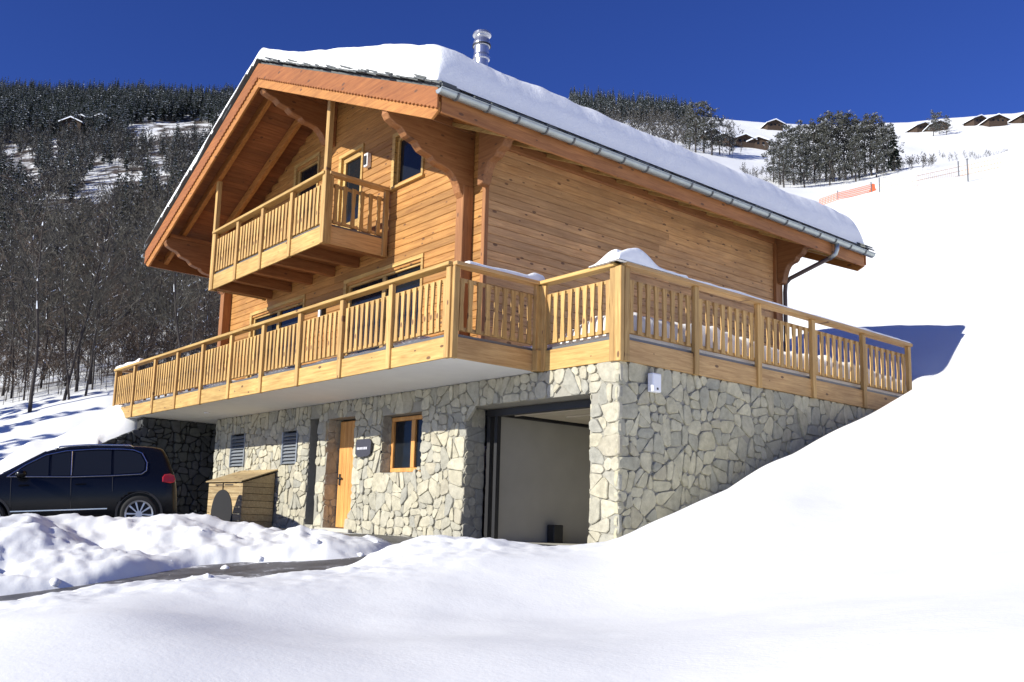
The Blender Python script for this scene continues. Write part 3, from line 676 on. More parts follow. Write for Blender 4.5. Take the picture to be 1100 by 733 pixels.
# corner posts and projecting wall ends
for xa, xb in ((XL-.03, XL+.05), (XR-.05, XR+.032)):
    mb = MB(); mb.box(xa, xb, -.035, .05, .3, zt(xa)-.2); obj('corner_board', mb, M['beamZ'], house, .006)
mb = MB(); mb.box(XR-.03, XR+.10, YB-.14, YB+.1, .3, zt(XR)-.3); obj('corner_board', mb, M['beamZ'], house, .006)
for xa in (-3.39, XL+.19):
    mb = MB(); mb.box(xa, xa+.19, -.25, -.027, .33, 3.3); obj('support_post', mb, M['beamZ'], house, .01)

# corbels: scalloped consoles under the purlins
CPF = [(0, 0), (1.72, 0), (1.78, -.05), (1.79, -.13), (1.74, -.21), (1.62, -.27), (1.50, -.30), (1.45, -.34), (1.40, -.40), (1.30, -.43), (1.20, -.455), (1.16, -.50), (1.10, -.555), (1.0, -.585), (.88, -.61), (.84, -.66), (.76, -.70), (.62, -.715), (.50, -.75), (.40, -.83), (.33, -.94), (.285, -1.06), (.22, -1.14), (.1, -1.15), (0, -1.15)]
def corbel(x, y, z, axis, s, wd, scale=1.0, zs=1.0):
    mb = MB()
    if axis == 'Y': mb.prism(CPF, lambda p_, k: (x-wd/2+wd*k, y+s*p_[0]*scale, z+p_[1]*zs))
    else: mb.prism(CPF, lambda p_, k: (x+s*p_[0]*scale, y-wd/2+wd*k, z+p_[1]*zs))
    return obj('corbel', mb, M['beamY' if axis == 'Y' else 'beamX'], house, .012)
corbel(-3.295, -.03, 4.22, 'Y', -1, .17); corbel(XL+.285, -.03, 4.22, 'Y', -1, .17); corbel(RID-.02, -.03, 6.34, 'Y', -1, .2, .97, .72)
corbel(XR+.02, -.12, 4.18, 'X', 1, .18, .55, .85); corbel(XR+.09, YB, 4.18, 'X', 1, .18, .52, .95)
corbel(XL-.02, -.12, 4.10, 'X', -1, .18, .5, .8)

# ---- balcony
bx0, bx1, byf, bz = -10.68, -5.72, -1.42, 2.62
mb = MB()
k = bx0+.05
while k < bx1-.1: mb.box(k, min(k+.136, bx1-.04), byf+.04, -.03, bz+.20, bz+.24); k += .14
bal = obj('balcony', mb, M['beamY'], house); bal['label'] = 'wooden balcony under the gable'
WI[bal.name] = Matrix.Identity(4)
for k in range(6):
    xk = bx0+.12+(bx1-bx0-.3)*k/5
    mb = MB(); mb.box(xk, xk+.12, byf+.04, -.03, bz+.0, bz+.198); obj('joist', mb, M['beamY'], bal, .006)
bp = [bx0+.06, -9.43, -8.26, -7.02, bx1-.06]
B2X = variants(.60, 'X'); B2Y = variants(.60, 'Y')
railing('balcony_railing', 'X', byf, -1, bp, bz, H=1.33, nb=8, fh=.33, label='front railing of the upper balcony')
railing('balcony_railing', 'Y', bx1, 1, [byf+.08, -.12], bz, H=1.33, nb=6, fh=.33, label='shaded end railing of the upper balcony')
railing('balcony_railing', 'Y', bx0, -1, [byf+.08, -.12], bz, H=1.33, nb=6, fh=.33, label='far end railing of the upper balcony')
for xk in (bx0-.03, bx1-.07):
    mb = MB(); mb.box(xk, xk+.11, byf-.045, byf+.055, bz-.02, zt(xk)-.42); obj('balcony_post', mb, M['newZ'], bal, .006)

# ---- roof
mb = MB()
def slab(mb, y0, y1, dz0, dz1, x0=XE0, x1=XE1, n=1, rnd=None, mi=0):
    for xa, xb in ((x0, RID), (RID, x1)):
        mb.add([(xa, y0, zt(xa)+dz0), (xb, y0, zt(xb)+dz0), (xb, y1, zt(xb)+dz0), (xa, y1, zt(xa)+dz0), (xa, y0, zt(xa)+dz1), (xb, y0, zt(xb)+dz1), (xb, y1, zt(xb)+dz1), (xa, y1, zt(xa)+dz1)],
               [(0, 3, 2, 1), (4, 5, 6, 7), (0, 1, 5, 4), (1, 2, 6, 5), (2, 3, 7, 6), (3, 0, 4, 7)], rnd, mi)
slab(mb, YF+.05, YE-.05, -.06, 0.0, XE0+.04, XE1-.04)
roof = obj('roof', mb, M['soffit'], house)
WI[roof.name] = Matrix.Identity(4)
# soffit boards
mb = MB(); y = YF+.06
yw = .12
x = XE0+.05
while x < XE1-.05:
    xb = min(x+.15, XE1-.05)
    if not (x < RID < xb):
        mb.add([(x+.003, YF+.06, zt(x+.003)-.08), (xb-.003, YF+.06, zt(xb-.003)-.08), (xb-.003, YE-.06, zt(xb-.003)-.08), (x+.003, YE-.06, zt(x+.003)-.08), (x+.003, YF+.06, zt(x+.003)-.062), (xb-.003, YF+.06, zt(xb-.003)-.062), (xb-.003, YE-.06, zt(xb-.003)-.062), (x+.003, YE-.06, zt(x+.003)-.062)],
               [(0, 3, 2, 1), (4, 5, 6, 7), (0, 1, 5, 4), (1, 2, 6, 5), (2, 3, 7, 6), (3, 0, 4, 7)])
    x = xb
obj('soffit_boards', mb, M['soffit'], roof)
ry = -1.36
while ry < 9.7:
    mb = MB(); slab(mb, ry-.05, ry+.05, -.29, -.082, XE0+.08, XE1-.08); obj('rafter', mb, M['rakeB' if ry < 0 else 'newX'], roof, .005); ry += .885
for xk, zz in ((-3.295, 4.22), (XL+.285, 4.22), (RID-.02, 6.34), (-5.6, zt(-5.6)-.44), (-10.4, zt(-10.4)-.44)):
    mb = MB(); e_ = YF+.12 if abs(xk-RID) < .1 or xk in (-3.295, XL+.285) else -.0
    mb.box(xk-.09, xk+.09, e_, YE-.3, zz+.002, min(zt(xk-.09), zt(xk+.09))-.245); obj('purlin', mb, M['beamY'], roof, .01)
mb = MB(); mb.box(XR+.03, XR+.10, .1, YB-.16, 3.97, zt(XR+.1)-.3); obj('wall_plate', mb, M['beamY'], roof, .008)
ry = -.47
while ry < 9.7:
    mb = MB(); mb.prism([(XR+.105 if 0 < ry < YB else XR-.6, -.36), (XE1-.10, -.37), (XE1-.10, -.295), (XR+.105 if 0 < ry < YB else XR-.6, -.295)], lambda p_, k: (p_[0], ry-.06+.12*k, zt(p_[0])+p_[1])); obj('rafter_tail', mb, M['newX'], roof, .005); ry += .885
# rake boards (upper with toothed lower edge, lower with chamfered tips)
def rake(y0, y1, a, b, m_, name, x0, x1, teeth=False, chamfer=False):
    for s_, xe in ((-1, x0), (1, x1)):
        top = [(RID, ZR+a), (xe, zt(xe)+a)]; bot = []
        if chamfer: bot = [(xe, zt(xe)+(a+b)/2), (xe-s_*.16, zt(xe)+b+SL*.16)]
        else: bot = [(xe, zt(xe)+b)]
        if teeth:
            n = int(abs(xe-RID)/.10)
            for k in range(n):
                xa = xe-s_*(abs(xe-RID))*(k+.55)/n; bot.append((xa, zt(xa)+b-.022)); xb = xe-s_*(abs(xe-RID))*(k+.75)/n; bot.append((xb, zt(xb)+b+.012))
        bot.append((RID, ZR+b))
        mb = MB(); mb.prism(top+bot, lambda p_, k: (p_[0], y0+(y1-y0)*k, p_[1])); obj(name, mb, M[m_], roof, .004)
for y_, s_ in ((YF, 1), (YE, -1)):
    rake(y_, y_+s_*.045, -.20+.0, -.50, 'rakeB', 'rake_board', XE0+.02, XE1-.02, chamfer=True)
    rake(y_-s_*.035, y_, .0, -.31, 'rakeA', 'rake_board', XE0, XE1, teeth=True)
for xa, s_ in ((XE1, 1), (XE0, -1)):
    z_ = zt(xa)
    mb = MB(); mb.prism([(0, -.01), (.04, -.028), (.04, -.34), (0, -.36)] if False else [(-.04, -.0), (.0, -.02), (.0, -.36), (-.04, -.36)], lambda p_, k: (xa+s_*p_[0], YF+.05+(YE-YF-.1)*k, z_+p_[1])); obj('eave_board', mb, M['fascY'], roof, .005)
# gutters with brackets
def gutter(xa, s_):
    z_ = zt(xa)-.07; R = .075; cx = xa+s_*(R+.012); y0, y1 = YF-.08, YE+.12
    prof = [(R*math.cos(t), -R*math.sin(t)) for t in np.linspace(0, math.pi, 13)]
    prof2 = [(a*.93, b*.93) for a, b in prof[::-1]]
    mb = MB(); mb.prism(prof+prof2, lambda p_, k: (cx+p_[0], y0+(y1-y0)*k, z_+p_[1]))
    mb.tube([(cx+R, y0, z_+.006), (cx+R, y1, z_+.006)], .011, 8)
    g = obj('gutter', mb, M['zinc'], roof, smooth=False); WI[g.name] = Matrix.Identity(4)
    for ye in (y0, y1-.006):
        mb = MB(); mb.prism(prof, lambda p_, k: (cx+p_[0]*.99, ye+.006*k, z_+p_[1]*.99)); obj('gutter_end', mb, M['zinc'], g)
    y_ = YF+.22
    while y_ < YE:
        mb = MB(); pp_ = [((R+.006)*math.cos(t), -(R+.006)*math.sin(t)) for t in np.linspace(0, math.pi, 13)]; qq = [((R+.014)*math.cos(t), -(R+.014)*math.sin(t)) for t in np.linspace(math.pi, 0, 13)]
        mb.prism(pp_+qq, lambda p_, k: (cx+p_[0], y_+.028*k, z_+p_[1])); mb.box(cx-.004+0*R, cx+.004, y_, y_+.028, z_+.0, z_+.004)
        obj('gutter_bracket', mb, M['metalstrip'], g); y_ += .59
    return cx, z_
gcx, gz = gutter(XE1, 1); gutter(XE0, -1)
mb = MB()
mb.tube([(gcx, 8.55, gz-.06), (gcx, 8.55, gz-.17), (gcx-.03, 8.54, gz-.27), (gcx-.15, 8.5, gz-.36)], .05, 12)
dp = obj('downpipe', mb, M['zinc'], house, smooth=True); WI[dp.name] = Matrix.Identity(4)
mb = MB(); mb.tube([(gcx-.14, 8.5, gz-.35), (XR+.24, 8.36, gz-.66), (XR+.15, 8.34, gz-.76), (XR+.13, 8.34, gz-.95), (XR+.13, 8.34, .33)], .045, 12)
obj('downpipe_elbow', mb, M['pipe'], dp, smooth=True)

# slates: overlapping irregular tiles along eaves and rakes, plain slab between
mb = MB(); slab(mb, YF+.02, YE-.02, .003, .05, XE0+.03, XE1-.03, rnd=.4)
rs = random.Random(5)
def tile(x0, x1, y0, y1, lift, tilt):
    za = zt(x0)+lift; zb = zt(x1)+lift; t_ = .018+rs.random()*.012; j = lambda: rs.uniform(-.018, .018)
    p4 = [(x0+j(), y0+j()), (x1+j(), y0+j()), (x1+j(), y1+j()), (x0+j(), y1+j())]
    vs = [(a, b, zt(a)+lift+tilt*(abs(a-RID)-abs(x0-RID))) for a, b in p4]; vs += [(a, b, c+t_) for a, b, c in vs]
    mb.add(vs, [(0, 3, 2, 1), (4, 5, 6, 7), (0, 1, 5, 4), (1, 2, 6, 5), (2, 3, 7, 6), (3, 0, 4, 7)], rs.random())
for s_, xe in ((1, XE1), (-1, XE0)):
    y_ = YF
    while y_ < YE:
        wd = rs.uniform(.16, .34)
        for r_ in range(3):
            a = xe+s_*(.05+rs.uniform(-.03, .035))-s_*r_*.16; tile(a, a-s_*.3, y_+.006+rs.uniform(-.05, .05)*(r_ > 0), y_+wd-.006, .028+.03*r_+rs.uniform(0, .02), .0)
        y_ += wd
    for yy, q in ((YF, -1), (YE, 1)):
        x_ = 0
        while x_ < abs(xe-RID)-.1:
            wd = rs.uniform(.14, .27); xa = RID+s_*x_; xb = RID+s_*(x_+wd+.07)
            o1 = rs.uniform(.0, .07); tile(xb, xa, yy+q*(.04+o1), yy-q*.3, .052+rs.uniform(0, .02), -.06)
            o1 = rs.uniform(-.03, .05)
            if rs.random() < .8: tile(xb, xa, yy+q*(.03+o1), yy-q*.3, .085+rs.uniform(0, .03), -.07)
            x_ += wd
obj('slates', mb, M['slate'], roof)
# flue
mb = MB(); fx, fy = -6.75, 2.9; fz = zt(fx)
prof = [(.16, fz-.1), (.16, 7.98), (.19, 8.0), (.19, 8.06), (.17, 8.12), (.17, 8.30), (.205, 8.32), (.20, 8.38), (.15, 8.54), (.15, 8.56), (.21, 8.58), (.20, 8.63), (.02, 8.65)]
n = 24; vs = []; fs = []
for r_, z_ in prof:
    for k in range(n): vs.append((fx+r_*math.cos(6.2832*k/n), fy+r_*math.sin(6.2832*k/n), z_))
for i in range(len(prof)-1):
    for k in range(n): fs.append((i*n+k, i*n+(k+1) % n, (i+1)*n+(k+1) % n, (i+1)*n+k))
mb.add(vs, fs); obj('chimney', mb, M['steel'], roof, smooth=False)
mb = MB(); mb.tube([(fx, fy, 8.31), (fx, fy, 8.345)], .208, 24); obj('chimney_collar', mb, M['black'], roof)

# ---- snow lying on roof, rails and deck
def snow_sheet(name, label, x0, x1, y0, y1, nx, ny, base, thick, R, mat_, smooth=True, Ry=None):
    xs = np.linspace(x0, x1, nx); ys = np.linspace(y0, y1, ny)
    # denser towards the edges
    f_ = lambda t: .5-.5*np.cos(math.pi*t)
    xs = x0+(x1-x0)*f_(np.linspace(0, 1, nx)); ys = y0+(y1-y0)*(f_(np.linspace(0, 1, ny))*.5+np.linspace(0, 1, ny)*.5)
    X, Y = np.meshgrid(xs, ys); B = base(X, Y); T = thick(X, Y)
    Rr = np.minimum(R, .5*min(x1-x0, y1-y0)); edge = 1
    for d, Rr in ((np.minimum(X-x0, x1-X), Rr), (np.minimum(Y-y0, y1-Y), Rr if Ry is None else Ry(X))):
        k = np.clip(1-d/Rr, 0, 1); edge = edge*(1-k**3.0)**(1/2.4)
    Z = B+T*edge; V = np.r_[np.c_[X.ravel(), Y.ravel(), Z.ravel()], np.c_[X.ravel(), Y.ravel(), (B-.01).ravel()]]
    n_ = nx*ny; i = np.arange(ny-1)[:, None]*nx; j = np.arange(nx-1)[None]
    top = np.stack([i+j, i+j+1, i+nx+j+1, i+nx+j], -1).reshape(-1, 4); bot = top[:, ::-1]+n_
    me = npmesh(name, V, np.r_[top, bot], [mat_], smooth=smooth); o = link(name, me)
    tag(o, label, 'snow', kind='stuff'); return o
def th_roof(X, Y):
    right = sm(RID-.5, XE1-.6, X)
    T = np.where(X > RID-.3, .34+.42*right, 0) + np.where(X <= RID-.3, .16, 0)
    T = .36-.02*sm(RID-2.0, RID+.2, X)+.46*sm(RID+.0, XE1-.8, X)
    T = T*.77
    T = T*(1+.13*fbm(X*.8, Y*.8, 3))+.03*fbm(X*3.1, Y*3.1, 3)+.05*fbm(X*.35+4, Y*.35, 2)
    ang = sm(XE1-1.1, XE1-.3, X)*sm(YF+1.6, YF+.3, Y)
    return np.maximum(T+.03*ang, .05)
def base_roof(X, Y): return ZR-SL*np.abs(X-RID)+.10
snow_sheet('roof_snow', 'thick white snow blanket lying over the chalet roof', XE0+.03, XE1-.02, YF-.04, YE+.03, 220, 260, base_roof, th_roof, .42, M['roofsnow'], Ry=lambda X: .07+.35*sm(RID-.6, RID+1.5, X))
# snow on handrails
def rail_snow(label, x0, x1, y0, y1, th, nx, ny, z=1.352):
    snow_sheet('rail_snow', label, x0, x1, y0, y1, nx, ny, lambda X, Y: X*0+z, th, .05, M['roofsnow'])
rail_snow('snow strip on the short shaded railing where the terrace steps back', -b_-.10, -b_+.06, -1.45, .02, lambda X, Y: .055+.03*fbm(X*3, Y*3, 3)+.07*sm(-.35, -.15, Y), 12, 90)
rail_snow('tall rounded snow cap on the terrace corner above the garage', -.075, .13, -.17, 1.3, lambda X, Y: .20*np.exp(-(np.abs(Y-.22)/.34)**2.2)+.04+.03*fbm(X*3, Y*3, 3), 24, 90)
rail_snow('snow wedge on the short railing just left of the tall snow cap', -.46, .06, -.14, .08, lambda X, Y: .15*sm(-.42, -.03, X)+.02, 40, 20)
rail_snow('thin snow strip along the side railing above the stone side wall', -.06, .11, 1.2, 7.78, lambda X, Y: .035+.035*np.maximum(fbm(X*3, Y*1.6, 3), -.3), 10, 300)
rail_snow('snow strip on the left end of the long front railing', -15.9, -14.1, -1.74, -1.6, lambda X, Y: .07+.05*fbm(X*2, Y*2, 3), 120, 10)
# deck snow
def th_deck(X, Y): return .12+.30*sm(-1.6, -.4, X)*(1+.5*fbm(X*1.7, Y*1.7, 4, .6))+.10*np.abs(fbm(X*4, Y*4, 3))
snow_sheet('deck_snow', 'lumpy snow pile on the terrace behind the side railing', XR+.12, -.10, .12, 8.1, 50, 130, lambda X, Y: X*0+.335, th_deck, .18, M['snow'])
snow_sheet('deck_snow', 'low snow remains on the terrace behind the long front railing', -15.8, -2.4, -1.58, -1.1, 260, 20, lambda X, Y: X*0+.335, lambda X, Y: np.maximum(.07+.14*fbm(X*1.5, Y*1.5, 4, .6), .005), .12, M['snow'])

# ---- retaining wall on the left of the drive
rw = empty('retaining_wall', (-14.25, 0, GZ0), 'rubble retaining wall coloured dark for deep shade under the left end of the terrace', 'wall')
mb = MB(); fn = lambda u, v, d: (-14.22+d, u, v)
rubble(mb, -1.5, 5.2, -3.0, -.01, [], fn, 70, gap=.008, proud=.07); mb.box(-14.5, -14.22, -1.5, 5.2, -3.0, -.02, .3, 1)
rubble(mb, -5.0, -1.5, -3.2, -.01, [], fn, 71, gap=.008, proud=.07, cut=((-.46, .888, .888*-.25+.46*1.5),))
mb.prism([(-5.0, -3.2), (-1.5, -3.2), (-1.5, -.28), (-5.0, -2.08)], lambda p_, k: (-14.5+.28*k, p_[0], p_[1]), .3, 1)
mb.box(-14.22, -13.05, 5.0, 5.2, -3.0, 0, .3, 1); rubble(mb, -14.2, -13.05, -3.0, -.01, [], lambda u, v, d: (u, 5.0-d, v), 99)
obj('rubble', mb, [M['shadestone'], M['shademortar']], rw)

# ---- wooden bin store
bs = empty('bin_store', (-10.55, -.4, zroad(-.4)), 'wooden bin store with sloping lid and a dark arched front panel against the stone wall', 'bin store')
X0, X1, Y0, Z0 = -11.42, -9.66, -.80, zroad(-.8)
mb = MB(); zf, zb_ = -1.60, -1.36; k = 0; z = Z0
ax = (-11.20, -10.05)
while z < zf-.02:
    z1 = min(z+.145, zf)
    # front boards, left whole behind the dark arched panel
    zm = (z+z1)/2; hw = 0
    t_ = (zm-Z0)/(.78)
    if t_ < 1: hw = .58*math.sqrt(max(0, 1-t_**3.2))
    cx = (ax[0]+ax[1])/2
    if False: mb.box(X0, cx-hw, Y0, Y0+.025, z+.004, z1-.004); mb.box(cx+hw, X1, Y0, Y0+.025, z+.004, z1-.004)
    else: mb.box(X0, X1, Y0, Y0+.025, z+.004, z1-.004)
    z = z1
bsf = obj('front_boards', mb, M['box'], bs, .004)
mb = MB(); z = Z0
for xx in (X0, X1-.025):
    z = Z0
    while z < zf-.02:
        z1 = min(z+.145, zf); mb.box(xx, xx+.025, Y0+.026, -.06, z+.004, z1-.004); z = z1
    mb.prism([(Y0+.03, zf), (-.06, zf), (-.06, zb_-.01)], lambda p_, k: (xx+.025*k, p_[0], p_[1]))
    obj('side_boards', mb, M['box'], bs, .004); mb = MB()
mb = MB(); mb.prism([(cx+.56*math.cos(t), Z0+.80*math.sin(t)**.62) for t in np.linspace(0.001, math.pi-.001, 24)], lambda p_, k: (p_[0], Y0-.014+.013*k, p_[1])); obj('arched_panel', mb, M['dark'], bs)  # flat near-black arched panel just proud of the front boards
mb = MB()
for k in range(7):
    ya = Y0-.06+.125*k; yb = ya+.12; g = lambda y: zf+.02+(zb_+.04-zf)*(y-Y0)/(-Y0)
    mb.add([(X0-.05, ya, g(ya)), (X1+.05, ya, g(ya)), (X1+.05, yb, g(yb)), (X0-.05, yb, g(yb)), (X0-.05, ya, g(ya)+.025), (X1+.05, ya, g(ya)+.025), (X1+.05, yb, g(yb)+.025), (X0-.05, yb, g(yb)+.025)], [(0, 3, 2, 1), (4, 5, 6, 7), (0, 1, 5, 4), (1, 2, 6, 5), (2, 3, 7, 6), (3, 0, 4, 7)])
obj('lid', mb, M['box'], bs, .003)
mb = MB(); mb.box(cx-.42, cx-.06, Y0-.004, Y0-.001, zf-.07, zf-.045); mb.box(cx+.06, cx+.5, Y0-.004, Y0-.001, zf-.07, zf-.045); mb.box(cx-.012, cx+.012, Y0-.02, Y0-.002, zf-.16, zf-.02); obj('latch', mb, M['black'], bs)
# small dark box inside the garage
mb = MB(); mb.box(-3.14, -2.97, 1.75, 1.97, GZ0+.002, GZ0+.30)
gb = obj('storage_box', mb, M['black'], bev=.01); tag(gb, 'small black box on the floor inside the open garage', 'box')
# ================================================================== CAR
def build_car():
    T_ = [(-.90,.62),(-.885,.85),(-.86,1.0),(-.80,1.14),(-.66,1.45),(-.52,1.585),(-.2,1.625),(.3,1.655),(.8,1.665),(1.3,1.645),(1.62,1.58),(1.95,1.40),(2.3,1.20),(2.5,1.11),(2.9,1.05),(3.2,.98),(3.38,.86),(3.48,.62)]
    W_ = [(-.90,.70),(-.86,.80),(-.80,.85),(-.6,.885),(-.2,.90),(1.3,.905),(2.5,.90),(3.0,.875),(3.25,.80),(3.4,.68),(3.48,.55)]
    B_ = 1.08
    rx = lambda x: x if x > -.2 else -.2+(x+.2)*.70
    T_ = [(rx(a), b) for a, b in T_]; W_ = [(rx(a), b) for a, b in W_]
    ip = lambda tb, x: float(np.interp(x, [a for a, b in tb], [b for a, b in tb]))
    xs = [-.90,-.885,-.86,-.80,-.73,-.66,-.58,-.52,-.38,-.2,0,.2,.45,.8,1.1,1.3,1.5,1.62,1.78,1.95,2.12,2.3,2.42,2.52,2.7,2.9,3.05,3.2,3.3,3.38,3.44,3.48]; xs = [rx(x) for x in xs]
    def sec(x):
        w_ = ip(W_, x); T = ip(T_, x); bb = min(B_-.03*max(0, (x-1)/1.5), T-.05); lo = .27 if -.7 < x < 3.2 else .36
        wr = max(.2, w_*.955-max(0, T-.05-bb)*.40) if T > bb+.1 else w_*.90
        return [(0, lo), (w_*.90, lo), (w_*.965, lo+.07), (w_*.985, .50), (w_, .66), (w_*.99, min(.86, bb-.05)), (w_*.955, bb), (wr, T-.055 if T > bb+.1 else T-.02), (wr*.86, T-.012), (wr*.45, T), (0, T+.004)]
    np_ = 11; vs = []; fs = []
    for x in xs:
        s_ = sec(x); vs += [(x, y, z) for y, z in s_]; vs += [(x, -y, z) for y, z in s_[1:-1][::-1]]
    m_ = 2*np_-2
    for i in range(len(xs)-1):
        for k in range(m_): fs.append((i*m_+k, (i+1)*m_+k, (i+1)*m_+(k+1) % m_, i*m_+(k+1) % m_))
    fs += [list(range(m_)), list(range((len(xs)-1)*m_, len(xs)*m_))[::-1]]
    def ys(x, z):
        s_ = sec(x)
        for (y0, z0), (y1, z1) in zip(s_[1:-2], s_[2:-1]):
            if z0 <= z <= z1: return y0+(y1-y0)*(z-z0)/(z1-z0+1e-9)
        return s_[-3][0]
    root = empty('parked_car', (0, 0, 0), 'dark navy compact SUV parked beyond the ploughed snow mound', 'car')
    f = (Vector(-RI)*Vector((1, 1, 0))*1.0 if False else Vector((-RI[0]-.31*FW[0], -RI[1]-.31*FW[1], 0)).normalized()+Vector((0, 0, -.075))).normalized(); up = Vector((0, 0, 1)); l = up.cross(f).normalized(); u = f.cross(l)
    gp = at(149, 572.5, 17.1); loc = Vector(gp) - l*.80
    root.matrix_world = Matrix(((f.x, l.x, u.x, loc.x), (f.y, l.y, u.y, loc.y), (f.z, l.z, u.z, loc.z), (0, 0, 0, 1)))
    paint = plain('car_paint', (.0035, .004, .006), .25); paint.node_tree.nodes['Principled BSDF'].inputs['Specular IOR Level'].default_value = .4
    glass = plain('car_glass', (.012, .014, .018), .05); chrome = plain('chrome', (.7, .71, .73), .2, 1.0); rub = plain('rubber', (.015, .015, .015), .8); alloy = plain('alloy', (.62, .63, .65), .3, .9)
    red = plain('tail_lamp_red', (.45, .02, .025), .15); trim = plain('black_trim', (.02, .02, .022), .6)
    mb = MB(); mb.add(vs, [f_[::-1] for f_ in fs]); body = obj('body', mb, paint, root, smooth=True, local=True)
    sb = body.modifiers.new('sub', 'SUBSURF'); sb.levels = 2; sb.render_levels = 2
    # wheel arches cut into the body
    cut = MB()
    for ax_ in (0, 2.604):
        for s_ in (1, -1): cut.tube([(ax_, s_*.55, .35), (ax_, s_*1.1, .35)], .40, 40)
    cm = cut.mesh('wheel_arch', trim); cobj = bpy.data.objects.new('wheel_arch', cm)
    # bake the boolean so that no helper object stays in the scene
    C.objects.link(cobj); cobj.matrix_world = root.matrix_world.copy(); bo = body.modifiers.new('arch', 'BOOLEAN'); bo.object = cobj; bo.operation = 'DIFFERENCE'; bo.solver = 'EXACT'
    bpy.context.view_layer.update(); dg = bpy.context.evaluated_depsgraph_get(); me = bpy.data.meshes.new_from_object(body.evaluated_get(dg)); me.materials.clear(); me.materials.append(paint)
    body.modifiers.clear(); body.data = me; bpy.data.objects.remove(cobj)
    P_ = lambda *a, **k: obj(*a, local=True, **k)
    # side glass
    for s_ in (1, -1):
        G = [[(2.20,1.10),(1.97,1.27),(1.66,1.44),(1.58,1.465),(1.58,1.09)], [(1.53,1.09),(1.53,1.475),(1.30,1.515),(1.215,1.52),(1.215,1.085)], [(1.165,1.085),(1.165,1.525),(.75,1.545),(.50,1.54),(.50,1.09)], [(.45,1.09),(.45,1.54),(.12,1.52),(-.02,1.46),(-.10,1.30),(-.09,1.17),(-.02,1.115)]]
        for g in G:
            mb = MB(); mb.prism(g, lambda p_, k: (p_[0], s_*(ys(p_[0], p_[1])+.006-.03*k), p_[1])); P_('window', mb, glass, root)
        loop = [(2.27,1.09),(1.97,1.30),(1.64,1.475),(1.30,1.545),(.75,1.575),(.3,1.565),(.10,1.545),(-.05,1.48),(-.14,1.30),(-.13,1.15),(-.04,1.085),(.5,1.065),(1.2,1.06),(2.27,1.09)]
        mb = MB(); mb.tube([(x, s_*(ys(x, z)+.008), z) for x, z in loop], .011, 6); P_('window_trim', mb, chrome, root)
        mb = MB(); mb.tube([(1.19, s_*(ys(1.19, 1.09)+.009), 1.09), (1.19, s_*(ys(1.19, 1.5)+.009), 1.535)], .010, 6); P_('pillar_trim', mb, chrome, root)
        mb = MB(); mb.box(.56, 2.2, s_*(ys(1.3, .47)+.0)-.02, s_*(ys(1.3, .47)+.0)+.025, .455, .475); P_('sill_trim', mb, chrome, root)
        mb = MB()
        for xx, z0, z1 in ((1.19, .33, 1.07), (2.2, .40, 1.07), (.47, .78, 1.06)): mb = MB(); mb.tube([(xx, s_*(ys(xx, z)+.0005), z) for z in np.linspace(z0, z1, 8)], .005, 5); P_('door_gap', mb, trim, root)
        for xx in (1.02, 1.98):
            mb = MB(); mb.tube([(xx-.09, s_*(ys(xx, .93)+.02), .93), (xx+.09, s_*(ys(xx, .93)+.02), .925)], .014, 8); P_('door_handle', mb, paint, root)
        mb = MB(); 
        vsx = [(2.02+.10*math.cos(a)*math.cos(b), s_*(1.0+.11*math.sin(a)*math.cos(b)), 1.13+.075*math.sin(b)) for b in np.linspace(-1.45, 1.45, 8) for a in np.linspace(0, 6.283, 14)[:-1]]
        mb.add(vsx, [(i*13+k, i*13+(k+1) % 13, (i+1)*13+(k+1) % 13, (i+1)*13+k) for i in range(7) for k in range(13)]+[list(range(13))[::-1], [91+k for k in range(13)]]); P_('mirror', mb, alloy if False else paint, root, smooth=True)
        # tail lamp wrapping the corner
        out = [(-.50,.93),(-.50,1.02),(-.56,1.07),(-.70,1.08),(-.80,1.05),(-.84,.98),(-.82,.92),(-.70,.90)]; out = [(rx(a), b) for a, b in out]
        mb = MB(); mb.prism(out, lambda p_, k: (p_[0]-.01*(1-k), s_*(ys(p_[0], p_[1])+.014-.06*k), p_[1])); P_('tail_lamp', mb, red, root, bev=.006)
        mb = MB(); mb.tube([(.10, s_*.585, 1.60), (.18, s_*.585, 1.645), (.9, s_*.58, 1.66), (1.40, s_*.575, 1.635), (1.50, s_*.57, 1.59)], .016, 8); P_('roof_rail', mb, chrome, root, smooth=True)
        for ax_ in (0, 2.604):
            mb = MB(); R0, R1 = .385, .425; n = 28; pr = [(R0*math.cos(t), R0*math.sin(t)) for t in np.linspace(-.25, math.pi+.25, n)]+[(R1*math.cos(t), R1*math.sin(t)) for t in np.linspace(math.pi+.25, -.25, n)]
            mb.prism(pr, lambda p_, k: (ax_+p_[0], s_*((.905 if abs(ax_) > 1 else .895)-.05*k), .35+p_[1])); P_('arch_trim', mb, trim, root)
            # wheel
            wv = MB(); prof = [(.24, -.10), (.30, -.115), (.335, -.10), (.345, -.07), (.345, .07), (.335, .10), (.30, .115), (.24, .10)]
            n = 40; vs_ = [(ax_+r_*math.cos(6.2832*k/n), s_*.79+q, .345+r_*math.sin(6.2832*k/n)) for r_, q in prof for k in range(n)]
            wv.add(vs_, [(i*n+k, i*n+(k+1) % n, (i+1)*n+(k+1) % n, (i+1)*n+k) for i in range(7) for k in range(n)]); wh = P_('wheel', wv, rub, root, smooth=True)
            rm = MB(); cyy = s_*.79; o_ = lambda r_, a, q: (ax_+r_*math.cos(a), cyy+s_*q, .345+r_*math.sin(a))
            rp = [(.255, .095), (.255, .118), (.228, .11), (.222, .04), (.222, -.09)]
            rm.add([o_(r_, 6.2832*k/n, q) for r_, q in rp for k in range(n)], [(i*n+k, i*n+(k+1) % n, (i+1)*n+(k+1) % n, (i+1)*n+k) for i in range(4) for k in range(n)])
